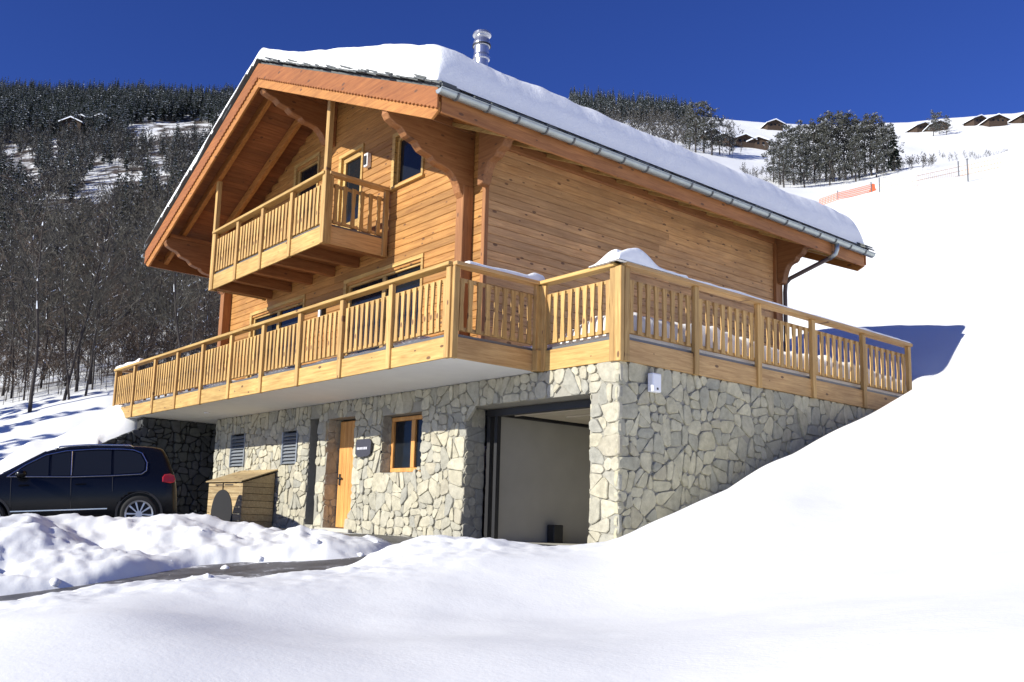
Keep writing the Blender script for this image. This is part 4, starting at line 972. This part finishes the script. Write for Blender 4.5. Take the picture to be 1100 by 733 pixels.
            for k in range(10):
                a = 6.2832*k/10+.1; da = .10; ro = .235; ri = .055
                q = [(ri, a-da*1.9), (ri, a+da*1.9), (ro, a+da*(1.05 if k % 2 else .45)), (ro, a-da*(.45 if k % 2 else 1.05))]
                rm.add([o_(r_, t_, .095) for r_, t_ in q]+[o_(r_, t_, .06) for r_, t_ in q], [(0, 1, 2, 3), (7, 6, 5, 4), (0, 4, 5, 1), (1, 5, 6, 2), (2, 6, 7, 3), (3, 7, 4, 0)])
            rm.tube([o_(0, 0, .05), o_(0, 0, .108)], .06, 20)
            P_('rim', rm, alloy, wh)
            dk = MB(); dk.tube([o_(0, 0, .0), o_(0, 0, .02)], .222, 24); P_('brake_disc', dk, trim, wh)
    def patch(name, x0, x1, yw, m_):
        mb = MB(); sx = [x for x in np.linspace(x0, x1, 7)]; rows = []
        for x in sx:
            s_ = sec(x); w2 = s_[8][0]*.97
            zz = s_[9][1]
            rows.append([(x, q*w2, zz+.006-(.010*(abs(q) > .9))) for q in (-1, -.6, 0, .6, 1)])
        vv = [p_ for r_ in rows for p_ in r_]; mb.add(vv, [(i*5+k, (i+1)*5+k, (i+1)*5+k+1, i*5+k+1) for i in range(6) for k in range(4)]); P_(name, mb, m_, root, smooth=True)
    patch('windscreen', 1.66, 2.38, .6, glass); patch('rear_window', rx(-.80), rx(-.62), .6, glass)
    # front lamps
    for s_ in (1, -1):
        mb = MB(); mb.prism([(3.12,.78),(3.05,.86),(3.18,.90),(3.34,.86),(3.40,.78),(3.30,.74)], lambda p_, k: (p_[0], s_*(ys(p_[0], p_[1])+.01-.05*k), p_[1])); P_('headlight', mb, M['lamp'], root)
    return root
build_car()

# ================================================================== VEGETATION
bark = plain('bark', (.038, .031, .028), .9, var=.35, scale=3, bump=.4)
twig = plain('twigs', (.080, .073, .058), .9, var=.3, scale=.4)
twigr = plain('twigs_red', (.09, .066, .05), .9, var=.3, scale=.4)
twigd = plain('twigs_dark', (.058, .053, .045), .9, var=.3, scale=.4)
needle = plain('needles', (.022, .035, .024), .85, var=.4, scale=.5)
pine_m = plain('pine_needles', (.06, .062, .05), .85, var=.45, scale=.4)
frost_m = plain('frosted_needles', (.34, .37, .42), .9, var=.3, scale=.4)
fsnow = plain('branch_snow', (.82, .86, .92), .8)
def rv(rs, s=1.0): return Vector((rs.uniform(-s, s), rs.uniform(-s, s), rs.uniform(-s, s)))
class TB:           # tree builder: verts, tris/quads with material index
    def __init__(s): s.v = []; s.q = []; s.m = []
    def blade(s, a, b, w, side, mi):
        o = len(s.v); s.v += [tuple(a-side*w*.5), tuple(a+side*w*.5), tuple(b+side*w*.2), tuple(b-side*w*.2)]; s.q.append((o, o+1, o+2, o+3)); s.m.append(mi)
    def tube(s, pts, r0, r1, n, mi):
        o = len(s.v); m_ = len(pts)
        for i, p_ in enumerate(pts):
            d = (pts[min(i+1, m_-1)]-pts[max(i-1, 0)]).normalized(); a = d.orthogonal().normalized(); b = d.cross(a); r_ = r0+(r1-r0)*i/(m_-1)
            for k in range(n): t = 6.2832*k/n; s.v.append(tuple(p_+(a*math.cos(t)+b*math.sin(t))*r_))
        for i in range(m_-1):
            for k in range(n): s.q.append((o+i*n+k, o+i*n+(k+1) % n, o+(i+1)*n+(k+1) % n, o+(i+1)*n+k)); s.m.append(mi)
    def np(s): return np.array(s.v, np.float32), np.array(s.q, np.int32), np.array(s.m, np.int32)
def bare_tree(seed, H=14, nb=16, nt=9, tw=5, wid=.05, lod=0, lean=.06, multi=1):
    """returns trunk TB, crown TB (0 twig, 1 snow)"""
    rs = random.Random(seed); tr = TB(); cr = TB()
    for mlt in range(multi):
        base = Vector((rs.uniform(-.3, .3)*(multi > 1), rs.uniform(-.3, .3)*(multi > 1), -.4)); dirn = Vector((rs.uniform(-lean, lean), rs.uniform(-lean, lean), 1)) + Vector((rs.uniform(-.2, .2), rs.uniform(-.2, .2), 0))*(multi > 1)
        pts = [base]; n = 9
        for i in range(n): pts.append(pts[-1]+(dirn.normalized()+rv(rs, .07))*(H/n)); dirn += rv(rs, .07)
        r0 = H*.0052*rs.uniform(.7, 1.3); tr.tube(pts, r0*1.25, r0*.15, 7 if lod == 0 else 3, 0)
        if lod == 0:
            for i in range(3, 9):
                if rs.random() < .5: a = pts[i]+Vector((0, -r0*.9, 0)); cr.blade(a, a+(pts[min(i+1, n)]-pts[i])*rs.uniform(.08, .3), r0*rs.uniform(.5, 1), Vector((1, 0, 0)), 1)
        for b in range(nb):
            t = .25+.73*(b+rs.random())/nb; k = min(int(t*n), n-1); o = pts[k]+(pts[k+1]-pts[k])*(t*n-k)
            az_ = rs.uniform(0, 6.283); L_ = H*.26*(1.15-t)*rs.uniform(.6, 1.3)+.5; d = Vector((math.cos(az_), math.sin(az_), rs.uniform(.45, 1.1))).normalized()
            e = o+d*L_*.55; e2 = e+(d+Vector((0, 0, .35))+rv(rs, .2)).normalized()*L_*.55
            if lod == 0: cr.tube([o, e, e2], r0*.32*(1.1-t), .012, 3, 0)
            else: cr.blade(o, e2, wid*1.4, d.cross(rv(rs)).normalized(), 0)
            for q_ in range(3):
                if rs.random() < .8: qa = rs.uniform(0, .8); a_3 = o+(e-o)*qa+Vector((0, 0, .05)); cr.blade(a_3, a_3+(e-o)*rs.uniform(.04, .15), wid*rs.uniform(1.0, 2.4)*(1 if lod == 0 else 1.3), (d.cross(Vector((0, 0, 1)))+rv(rs, .6)).normalized(), 1)
            for s_ in range(nt):
                q = rs.random(); a = (o+(e-o)*q*2) if q < .5 else (e+(e2-e)*(q*2-1)); dd = (d+rv(rs, .9)+Vector((0, 0, .3))).normalized(); l_ = L_*rs.uniform(.25, .5); b2 = a+dd*l_
                cr.blade(a, b2, wid, dd.cross(rv(rs)).normalized(), 0)
                for t2 in range(tw):
                    q2 = rs.uniform(.2, 1); a2 = a+(b2-a)*q2; d2 = (dd+rv(rs, .9)).normalized(); cr.blade(a2, a2+d2*l_*rs.uniform(.3, .6), wid*.7, d2.cross(rv(rs)).normalized(), 0)
    return tr, cr
def conifer(seed, H=15, R=2.4, tiers=13, nb=9, snow=.4, sub=1, frost=.0):
    rs = random.Random(seed); tr = TB(); cr = TB(); tr.tube([Vector((0, 0, -.5)), Vector((0, 0, H*.5)), Vector((0, 0, H*.97))], H*.014, .02, 4, 0)
    for i in range(tiers):
        t = (i+.5)/tiers; z = H*(.10+.89*t); r_ = R*(1-t)**.8*rs.uniform(.85, 1.1)+.12
        n = max(4, int(nb*(1-.45*t)))
        for k in range(n):
            a = 6.283*(k+rs.random())/n; rr_ = r_*rs.uniform(.65, 1.12); d = Vector((math.cos(a), math.sin(a), 0)); p0 = Vector((0, 0, z+.12*rr_)); p1 = Vector((0, 0, z))+d*rr_+Vector((0, 0, -.28*rr_))
            sd = Vector((-d.y, d.x, 0)); o = len(cr.v); wd = rr_*rs.uniform(.26, .4); pm = (p0+p1)*.5
            cr.v += [tuple(p0), tuple(pm+sd*wd+Vector((0, 0, -.1))), tuple(p1), tuple(pm-sd*wd+Vector((0, 0, -.1)))]; cr.q.append((o, o+1, o+2, o+3)); cr.m.append(3 if rs.random() < frost else 0)
            for s_ in range(sub):
                q = rs.uniform(.3, 1); c_ = p0+(p1-p0)*q; cr.blade(c_+sd*rs.uniform(-.6, .6)*wd, c_+sd*rs.uniform(-1, 1)*wd+Vector((0, 0, -.45*rs.random()-.15)), .35, d, 0)
            if rs.random() < snow:
                cr.blade(p0+(p1-p0)*.3+Vector((0, 0, .1)), p1+Vector((0, 0, rs.uniform(-.1, .25))), rr_*rs.uniform(.12, .4), (sd+rv(rs, .8)).normalized(), 1)
                o = len(cr.v); up_ = Vector((0, 0, .07)); k_ = rs.uniform(.5, .95); pa = p0+(p1-p0)*.25+up_; pb = p0+(p1-p0)*k_+up_; pc = (pa+pb)*.5; w2 = wd*rs.uniform(.3, .75)
                cr.v += [tuple(pa), tuple(pc+sd*w2), tuple(pb), tuple(pc-sd*w2)]; cr.q.append((o, o+1, o+2, o+3)); cr.m.append(1)
    return tr, cr
def pine(seed, H=15):
    """irregular open crowned pine: limbs carrying clumps of needles"""
    rs = random.Random(seed); tr = TB(); cr = TB(); pts = [Vector((0, 0, -.5))]
    for i in range(7): pts.append(pts[-1]+Vector((rs.uniform(-.2, .2), rs.uniform(-.2, .2), H/7)))
    tr.tube(pts, H*.017, .04, 6, 0)
    for b in range(34):
        t = .18+.82*(b+rs.random())/34; k = min(int(t*7), 6); o = pts[k]+(pts[k+1]-pts[k])*(t*7-k); a = rs.uniform(0, 6.283); L_ = H*.25*math.sin(min(1, (1.12-t)*1.5)*1.57)*rs.uniform(.55, 1.15)+.3
        d = Vector((math.cos(a), math.sin(a), rs.uniform(-.1, .5))).normalized(); e = o+d*L_; tr.tube([o, (o+e)/2+Vector((0, 0, -.08*L_)), e], .05, .02, 3, 0)
        for c in range(5):
            cc = o+(e-o)*rs.uniform(.35, 1.05)+rv(rs, .35); rr_ = rs.uniform(.35, .75)
            for q in range(9):
                dd = rv(rs).normalized(); p_ = cc+Vector((dd.x, dd.y, dd.z*.6))*rr_*rs.random()**.4; up_ = (dd+rv(rs, .6)).normalized(); cr.blade(p_, p_+up_*rs.uniform(.25, .5), rs.uniform(.16, .34), up_.cross(rv(rs)).normalized(), 0)
            if rs.random() < .62: p_ = cc+Vector((0, 0, rr_*.55)); cr.blade(p_-d*.25, p_+d*rs.uniform(.1, .4), rs.uniform(.2, .45), d.cross(Vector((0, 0, 1))).normalized(), 1)
    return tr, cr
def to_mesh(name, tb, mats): v, q, m_ = tb.np(); return npmesh(name, v, q, mats, m_)
def gz(x, y): return float(height([x], [y])[0])

def ground_px(x_, y_, w0=12, w1=300):
    ws_ = np.geomspace(w0, w1, 500); d_ = FW+RI*(x_-PX)/F_PX-UP*(y_-PY)/F_PX; P_ = EYE+d_[None]*ws_[:, None]; h_ = height(P_[:, 0], P_[:, 1], False)
    k = np.argmax(h_ > P_[:, 2]); k = k if (h_ > P_[:, 2]).any() else np.argmin(P_[:, 2]-h_)
    return Vector((P_[k, 0], P_[k, 1], h_[k]))
rs = random.Random(21)
protos = []
for s_ in range(6):
    tr, cr = bare_tree(100+s_, H=15, nb=20, nt=8, tw=5, wid=.042, multi=2 if s_ == 3 else 1, lean=.05)
    protos.append((to_mesh('trunk', tr, [bark]), to_mesh('crown', cr, [(twig, twigr, twigd)[s_ % 3], fsnow])))
def plant(name, meshes, x, y, sc, rz, label, cat, group, sz=None):
    o = empty(name, (x, y, gz(x, y)), label, cat, group, rz); o.scale = (sc, sc, sz or sc)
    for nm, me_ in zip(('trunk', 'crown'), meshes): link(nm, me_, o, local=True)
    return o
first = [(32,443,42,1.25,'tall dark bare tree standing at the far left edge of the near wood'),(73,430,45,1.3,'bare tree with a snowy forked trunk at the edge of the near wood'),(82,421,48,1.1,'slim bare tree just right of the forked one at the wood edge'),(97,413,52,1.2,'straight bare tree growing nearest to the left end of the terrace railing')]
for x_, y_, w_, s_, lb in first:
    p_ = ground_px(x_, y_, 30, 90); plant('bare_tree', protos[(int(x_) % 5)] if x_ != 73 else protos[3], p_[0], p_[1], s_*.72, rs.uniform(0, 6), lb, 'tree', 'bare trees at the edge of the near wood')
cnt = 0
grid = []
while cnt < 120:
    x_ = rs.uniform(-40, 262); w_ = 50+75*rs.random()**1.2; p_ = EYE+(FW+RI*(x_-PX)/F_PX)*w_
    if any((p_[0]-a)**2+(p_[1]-b)**2 < 4.5 for a, b in grid): continue
    grid.append((p_[0], p_[1])); s_ = rs.uniform(.5, .9)
    plant('bare_tree', rs.choice(protos), p_[0], p_[1], s_, rs.uniform(0, 6), 'bare snow dusted tree in the near wood on the left hillside', 'tree', 'bare trees of the near wood', s_*rs.uniform(.9, 1.15)); cnt += 1

CLEAR = [(168,137,36,6),(116,186,26,8),(200,133,16,5),(166,171,12,5),(148,207,8,5),(146,190,6,4),(62,226,30,5),(12,168,10,9),(28,178,8,8),(58,158,4,12),(175,196,9,4),(100,215,26,4),(220,135,10,4),(38,190,6,4),(130,250,12,4)]
def scatter(name, label, cat, tmpl, n, pxr, wr, sc, mats, seed, wpow=1.0, accept=None):
    rs = np.random.RandomState(seed); X_ = rs.uniform(pxr[0], pxr[1], n*3); W_ = wr[0]+(wr[1]-wr[0])*rs.rand(n*3)**wpow
    P_ = EYE+(FW[None]+RI[None]*((X_-PX)/F_PX)[:, None])*W_[:, None]; Z_ = height(P_[:, 0], P_[:, 1], False)
    Q = np.c_[P_[:, 0], P_[:, 1], Z_]; sx, sy, sw = proj(Q); keep = np.ones(len(X_), bool)
    for a, b, c_, d_ in CLEAR: hh = 8*F_PX/np.maximum(sw, 1)*.5; keep &= ((sx-a)/c_)**2+((sy-hh-b)/(d_+hh*.9))**2 > 1
    if accept is not None: keep &= accept(sx, sy, sw, rs)
    Q = Q[keep][:n]; VV = []; FF = []; MI = []; o = 0
    for i, q in enumerate(Q):
        v, f_, m_ = tmpl[i % len(tmpl)]; a = rs.uniform(0, 6.283); s_ = rs.uniform(*sc); c_, s2 = math.cos(a)*s_, math.sin(a)*s_
        VV.append(np.c_[v[:, 0]*c_-v[:, 1]*s2+q[0], v[:, 0]*s2+v[:, 1]*c_+q[1], v[:, 2]*s_*rs.uniform(.85, 1.15)+q[2]]); FF.append(f_+o); MI.append(m_); o += len(v)
    me_ = npmesh(name, np.concatenate(VV), np.concatenate(FF), mats, np.concatenate(MI)); ob = link(name, me_); tag(ob, label, cat, kind='stuff'); return ob
def join(t, mt=2):
    a, b = t; v1, q1, m1 = a.np(); v2, q2, m2 = b.np(); return np.r_[v1, v2], np.r_[q1, q2+len(v1)], np.r_[m1*0+mt, m2]
TBF = [join(bare_tree(300+i, H=11, nb=11, nt=5, tw=2, wid=.13, lod=1)) for i in range(6)]
TBF2 = [join(bare_tree(320+i, H=10, nb=9, nt=4, tw=1, wid=.26, lod=1)) for i in range(6)]
TCF = [join(conifer(400+i, H=15, R=2.3, snow=.5, frost=.24)) for i in range(6)]
outside = lambda sx, sy, sw, rs: ((sx < 330) | (sx > 560))
scatter('bare_wood', 'grey brown leafless wood covering the middle of the left hillside', 'wood', TBF, 1900, (-60, 330), (100, 230), (.7, 1.15), [twig, fsnow, bark], 1)
scatter('bare_wood', 'reddish brown leafless wood low on the left hillside', 'wood', TBF, 600, (60, 300), (95, 200), (.6, 1.0), [twigr, fsnow, bark], 2)
scatter('bare_wood', 'dense dark leafless wood high on the left hillside below the conifers', 'wood', TBF2, 2600, (-80, 330), (220, 455), (.7, 1.1), [twigd, fsnow, bark], 3)
scatter('conifer_forest', 'snow dusted conifer forest along the skyline of the left hillside', 'forest', TCF, 2500, (-90, 340), (430, 640), (.75, 1.15), [needle, fsnow, bark, frost_m], 4)
scatter('conifer_forest', 'scattered dark conifers among the bare trees of the left hillside', 'forest', TCF, 420, (-60, 330), (140, 430), (.6, .95), [needle, fsnow, bark, frost_m], 5)
scatter('conifer_forest', 'distant conifers on the skyline right above the roof', 'forest', TCF, 340, (606, 745), (440, 600), (.6, .9), [needle, fsnow, bark, frost_m], 6)
scatter('bare_wood', 'grey leafless trees on the ridge just above the roof', 'wood', TBF2, 420, (640, 800), (330, 480), (.6, .95), [twigd, fsnow, bark], 7, accept=lambda sx, sy, sw, rs: (sx < 742) | (rs.rand(len(sx)) < .25))
scatter('undergrowth', 'dark leafless undergrowth at the foot of the ridge pines', 'bushes', TBF2, 260, (800, 1015), (222, 262), (.22, .42), [twigd, fsnow, bark], 8, accept=lambda sx, sy, sw, rs: sx < 1010)
scatter('undergrowth', 'small dark bushes on the snowy slope below the right hilltop chalets', 'bushes', TBF2, 60, (1020, 1100), (300, 360), (.15, .3), [twigd, fsnow, bark], 9, accept=lambda sx, sy, sw, rs: np.abs(sx-1050) < 45)
# near thicket behind the left end of the terrace
scatter('undergrowth', 'low twiggy undergrowth between the trunks of the near wood', 'bushes', TBF, 520, (-20, 262), (52, 100), (.16, .42), [twigr, fsnow, bark], 10)

# individual pines on the right ridge
PN = [(to_mesh('trunk', a, [bark]), to_mesh('crown', b, [pine_m, fsnow])) for a, b in (pine(500+i) for i in range(4))]
SP = tuple(to_mesh(n_, tb, mm) for n_, tb, mm in zip(('trunk', 'crown'), conifer(600, 15, 2.6, 16, 11, .25, 2), ([bark], [needle, fsnow])))
for i, (x_, w_, h_) in enumerate([(834,246,11),(842,238,14),(850,250,15.5),(857,236,14.5),(864,244,16),(872,252,16),(880,240,15),(886,250,17),(893,244,18),(901,238,18.5),(908,250,18.5),(915,242,17.5),(922,252,16.5),(930,240,16),(937,248,16.5),(944,240,16),(951,248,15),(958,240,13.5),(963,250,13),(846,225,11),(869,226,11),(897,228,12),(926,228,11),(949,230,10)]):
    p_ = EYE+(FW+RI*(x_-PX)/F_PX)*w_
    plant('pine_tree', PN[i % 4], p_[0], p_[1], h_/15*1.08, i*1.7, 'snow dusted pine in the clump on the right ridge', 'tree', 'pines on the right ridge')
p_ = EYE+(FW+RI*(969-PX)/F_PX)*238; plant('spruce_tree', SP, p_[0], p_[1], .92, 0, 'single dark pointed spruce at the right end of the ridge pines', 'tree', None)
for i, (x_, w_, h_) in enumerate([(748,330,20),(757,335,21),(766,330,19),(741,340,17),(775,340,15),(786,345,10)]):
    p_ = EYE+(FW+RI*(x_-PX)/F_PX)*w_; plant('pine_tree', PN[(i+1) % 4], p_[0], p_[1], h_/15, i*2.1, 'tall pine in the small group above the middle of the roof snow', 'tree', 'pines above the roof snow')
for i, (x_, w_, h_) in enumerate([(1014,470,14),(1021,480,13),(1029,470,11)]):
    p_ = EYE+(FW+RI*(x_-PX)/F_PX)*w_; plant('pine_tree', PN[i % 4], p_[0], p_[1], h_/15, i*2.1, 'small pine standing behind the two dark hilltop chalets', 'tree', 'pines behind the hilltop chalets')

# spruces left of the view whose shadows fall on the snow before the near wood
for i, (x_, y_) in enumerate([(-36, -15), (-39, -17.5), (-42, -14.5), (-45, -17), (-38, -21), (-43, -20.5), (-48, -15), (-50, -19), (-53, -16), (-46, -11.5)]):
    plant('spruce_tree', SP, x_, y_, 1.0, i, 'dark spruce standing left of the snow bank outside the picture', 'tree', 'spruces left of the snow bank')
# distant chalets
cw = plain('old_timber', (.055, .034, .022), .9, var=.3, scale=1); cws = plain('base_wall', (.45, .42, .38), .9); pinkroof = plain('salmon_render', (.62, .38, .27), .8)
def hut(x_, y_, w_, W=10, label='', base=None, rz=0, Hh=4.2, mt=None, name='hillside_chalet', group='chalets on the far hillside'):
    if y_ is None: p_ = EYE+(FW+RI*(x_-PX)/F_PX)*w_; z_ = gz(p_[0], p_[1])
    else: p_ = at(x_, y_, w_); z_ = gz(p_[0], p_[1])-.9; W *= .85
    th_ = math.atan2(RI[1], RI[0])+rz
    o = empty(name, (p_[0], p_[1], z_), label, 'chalet', group, th_)
    D = W*.9; h = W/2
    mb = MB(); mb.box(-h, h, -D/2, D/2, -6, .9); b_ = obj('base_wall', mb, cw if mt is None else mt, o, local=True)
    mb = MB(); mb.prism([(-h, .9), (h, .9), (h, Hh*.55), (0, Hh*.55+h*.42), (-h, Hh*.55)], lambda q, k: (q[0], -D/2+D*k, q[1])); wl = obj('wall', mb, mt or cw, o, local=True)
    for xx in (-h*.5, 0, h*.5):
        mb = MB(); mb.box(xx-.5, xx+.5, -D/2-.03, -D/2+.02, 1.3, 2.3); obj('window', mb, M['glass'], wl, local=True)
    e_ = h+1.0
    mb = MB(); zz = Hh*.55+h*.42
    mb.prism([(-e_, zz-e_*.42), (0, zz), (e_, zz-e_*.42), (e_, zz-e_*.42+.2), (0, zz+.25), (-e_, zz-e_*.42+.2)], lambda q, k: (q[0], -D/2-1.2+(D+2.2)*k, q[1]), None, 0)
    rf = obj('roof', mb, cw, o, local=True)
    mb = MB(); mb.prism([(-e_, zz-e_*.42+.2), (0, zz+.25), (e_, zz-e_*.42+.2), (e_-.1, zz-e_*.42+.75), (0, zz+.95), (-e_+.1, zz-e_*.42+.75)], lambda q, k: (q[0], -D/2-1.15+(D+2.1)*k, q[1]), None, 0); obj('snow_cover', mb, fsnow, rf, local=True)
    return o
for x_, y_, w_, W, lb, rz in [(829,133,535,11,'lone snow roofed chalet on the skyline above the ridge pines',.1),(762,146,420,9,'leftmost dark chalet of the row above the roof snow',.3),(775,152,405,9,'low dark chalet second from the left in the row above the roof snow',-.1),(796,150,410,10,'brown fronted chalet third in the row above the roof snow',.1),(813,151,410,10,'rightmost dark chalet of the row above the roof snow',-.2),
    (988,147,530,11,'left one of the two dark chalets right of the pointed spruce',.15),(1006,146,520,11,'right one of the two dark chalets right of the pointed spruce',-.1),(1048,141,520,10,'small chalet half hidden left of the large hilltop chalet',.2),(1067,137,510,12,'large snow roofed chalet on the right hilltop',0),(1100,135,510,12,'chalet cut by the right edge of the picture on the hilltop',.1)]:
    hut(x_, y_, w_, W, lb, rz=rz)
hut(1101, 166, 120, 3.6, 'salmon coloured hut on the snow crest at the right edge', rz=.2, Hh=3, mt=pinkroof)
for x_, w_, W, lb in [(52,440,10,'wide snow roofed chalet among bare trees on the left hillside'),(61,455,6,'small chalet just above the wide one on the left hillside'),(84,450,8,'snow roofed chalet right of the wide one on the left hillside'),(221,455,8,'dark chalet beside the snowy clearing near the left roof edge')]:
    o = hut(x_, None, w_, W, lb); o.location.z += 2.9

# ---- orange safety net and posts on the snow crest
def mat_alpha(name, col, a):
    m, t, p = mat(name); p.inputs['Base Color'].default_value = (*col, 1); p.inputs['Roughness'].default_value = .6; return m
def net(name, label, pts, h, m_, post, cell=.16, th_=.035, group=None, pm=None, posts=()):
    o = empty(name, tuple(pts[0]), label, 'safety net'); root = o; WI[o.name] = Matrix.Translation(-Vector(pts[0]))
    mb = MB()
    for (a, b) in zip(pts[:-1], pts[1:]):
        a = Vector(a); b = Vector(b); L_ = (b-a).length; n = max(2, int(L_/cell)); rows = max(2, int(h/cell))
        for k in range(rows+1):
            z = Vector((0, 0, h*k/rows)); q0 = a+z; q1 = b+z; mb.add([q0, q1, q1+Vector((0, 0, th_)), q0+Vector((0, 0, th_))], [(0, 1, 2, 3)])
        for k in range(n):
            q = a+(b-a)*k/n; e_ = (b-a).normalized()*th_; mb.add([q, q+e_, q+e_+Vector((0, 0, h)), q+Vector((0, 0, h))], [(0, 1, 2, 3)])
    obj('mesh', mb, m_, o)
    for q in posts:
        mb = MB(); mb.tube([Vector(q)-Vector((0, 0, .5)), Vector(q)+Vector((0, 0, post))], .035, 8); obj('post', mb, pm or M['metalstrip'], o)
    return o
crest = ground_px
orange = mat_alpha('orange_net', (.85, .16, .06), 1); pale = mat_alpha('pale_net', (.85, .55, .32), 1)
q = [crest(x_, w_) for x_, w_ in ((880, 222), (900, 215), (918, 211), (936, 207))]
net('safety_net', 'orange safety net sagging on the snow slope right of the roof end', q, .48, orange, .65, .10, .04, posts=[q[-1], q[1]])
mb = MB(); p0 = q[-1]
mb.prism([(-.15, .0), (.05, .55), (.16, .52), (.18, .28), (.28, .05), (.18, -.02)], lambda s_, k: p0+Vector(RI)*s_[0]+Vector((0, 0, s_[1]))+Vector((.05*k, .05*k, 0)))
ob = obj('net_bundle', mb, orange, bev=.01); tag(ob, 'bunched end of the orange safety net on the snow slope', 'net bundle')
q = [crest(x_, w_) for x_, w_ in ((945, 207), (985, 200), (1030, 190), (1075, 180), (1120, 172))]
net('safety_net', 'faint pale net running up the snow slope to the right edge', q, .55, pale, .9, .2, .03, posts=[q[0], q[2]])
p_ = crest(1040, 196); mb = MB(); mb.tube([p_-Vector((0, 0, .5)), p_+Vector((0, 0, 1.25))], .035, 8); mb.box(p_.x-.05, p_.x+.05, p_.y-.05, p_.y+.05, p_.z+1.25, p_.z+1.29); ob = obj('marker_post', mb, M['metalstrip']); tag(ob, 'thin grey marker post standing alone on the upper snow slope', 'post')

# ---- small wooden fence at the foot of the wood
fo = None
fp_ = [at(x_, 430, w_) for x_, w_ in ((52, 31), (90, 30), (118, 29), (150, 28))]
o = empty('rail_fence', (fp_[0][0], fp_[0][1], gz(fp_[0][0], fp_[0][1])), 'low weathered rail fence between the snow bank and the near wood', 'fence')
P3 = [Vector((a[0], a[1], gz(a[0], a[1]))) for a in fp_]
for a in P3: mb = MB(); mb.tube([a-Vector((0, 0, .4)), a+Vector((0, 0, 1.0))], .07, 7); obj('post', mb, bark, o)
for a, b in zip(P3[:-1], P3[1:]):
    for z in (.4, .8): mb = MB(); mb.tube([a+Vector((0, 0, z)), b+Vector((0, 0, z-.03))], .04, 6); obj('rail', mb, bark, o)

# loose clods of snow thrown up along the road and the mound
rs = random.Random(77); mb = MB()
def clod(x, y, z, r_):
    vs = []; n = 7
    for j, b in enumerate((-.6, .1, .75)):
        for k in range(n): a = 6.2832*k/n+j*.4; q = r_*rs.uniform(.75, 1.15)*math.cos(b); vs.append((x+q*math.cos(a), y+q*math.sin(a), z+r_*.8*math.sin(b)))
    vs.append((x, y, z+r_*.85)); mb.add(vs, [(j*n+k, j*n+(k+1) % n, (j+1)*n+(k+1) % n, (j+1)*n+k) for j in range(2) for k in range(n)]+[(2*n+k, 2*n+(k+1) % n, 3*n) for k in range(n)])
CX = [(rs.uniform(-5.2, -.4), rs.uniform(-8.6, -1.9)) for _ in range(320)]
HZ = height([a for a, b in CX], [b for a, b in CX])
for (x_, y_), h_ in zip(CX, HZ):
    zr = float(zroad(y_)); e_ = h_-zr
    if e_ > .42 or (e_ < -.02 and rs.random() < .8): continue
    if abs(e_) > .12 and rs.random() > .22: continue
    clod(x_, y_, max(h_, zr)-.01, .015+.05*rs.random()**3.5)
ob = obj('snow_clods', mb, M['snow'], smooth=True); tag(ob, 'loose clods of snow scattered along the road and the ploughed mound', 'snow', kind='stuff')
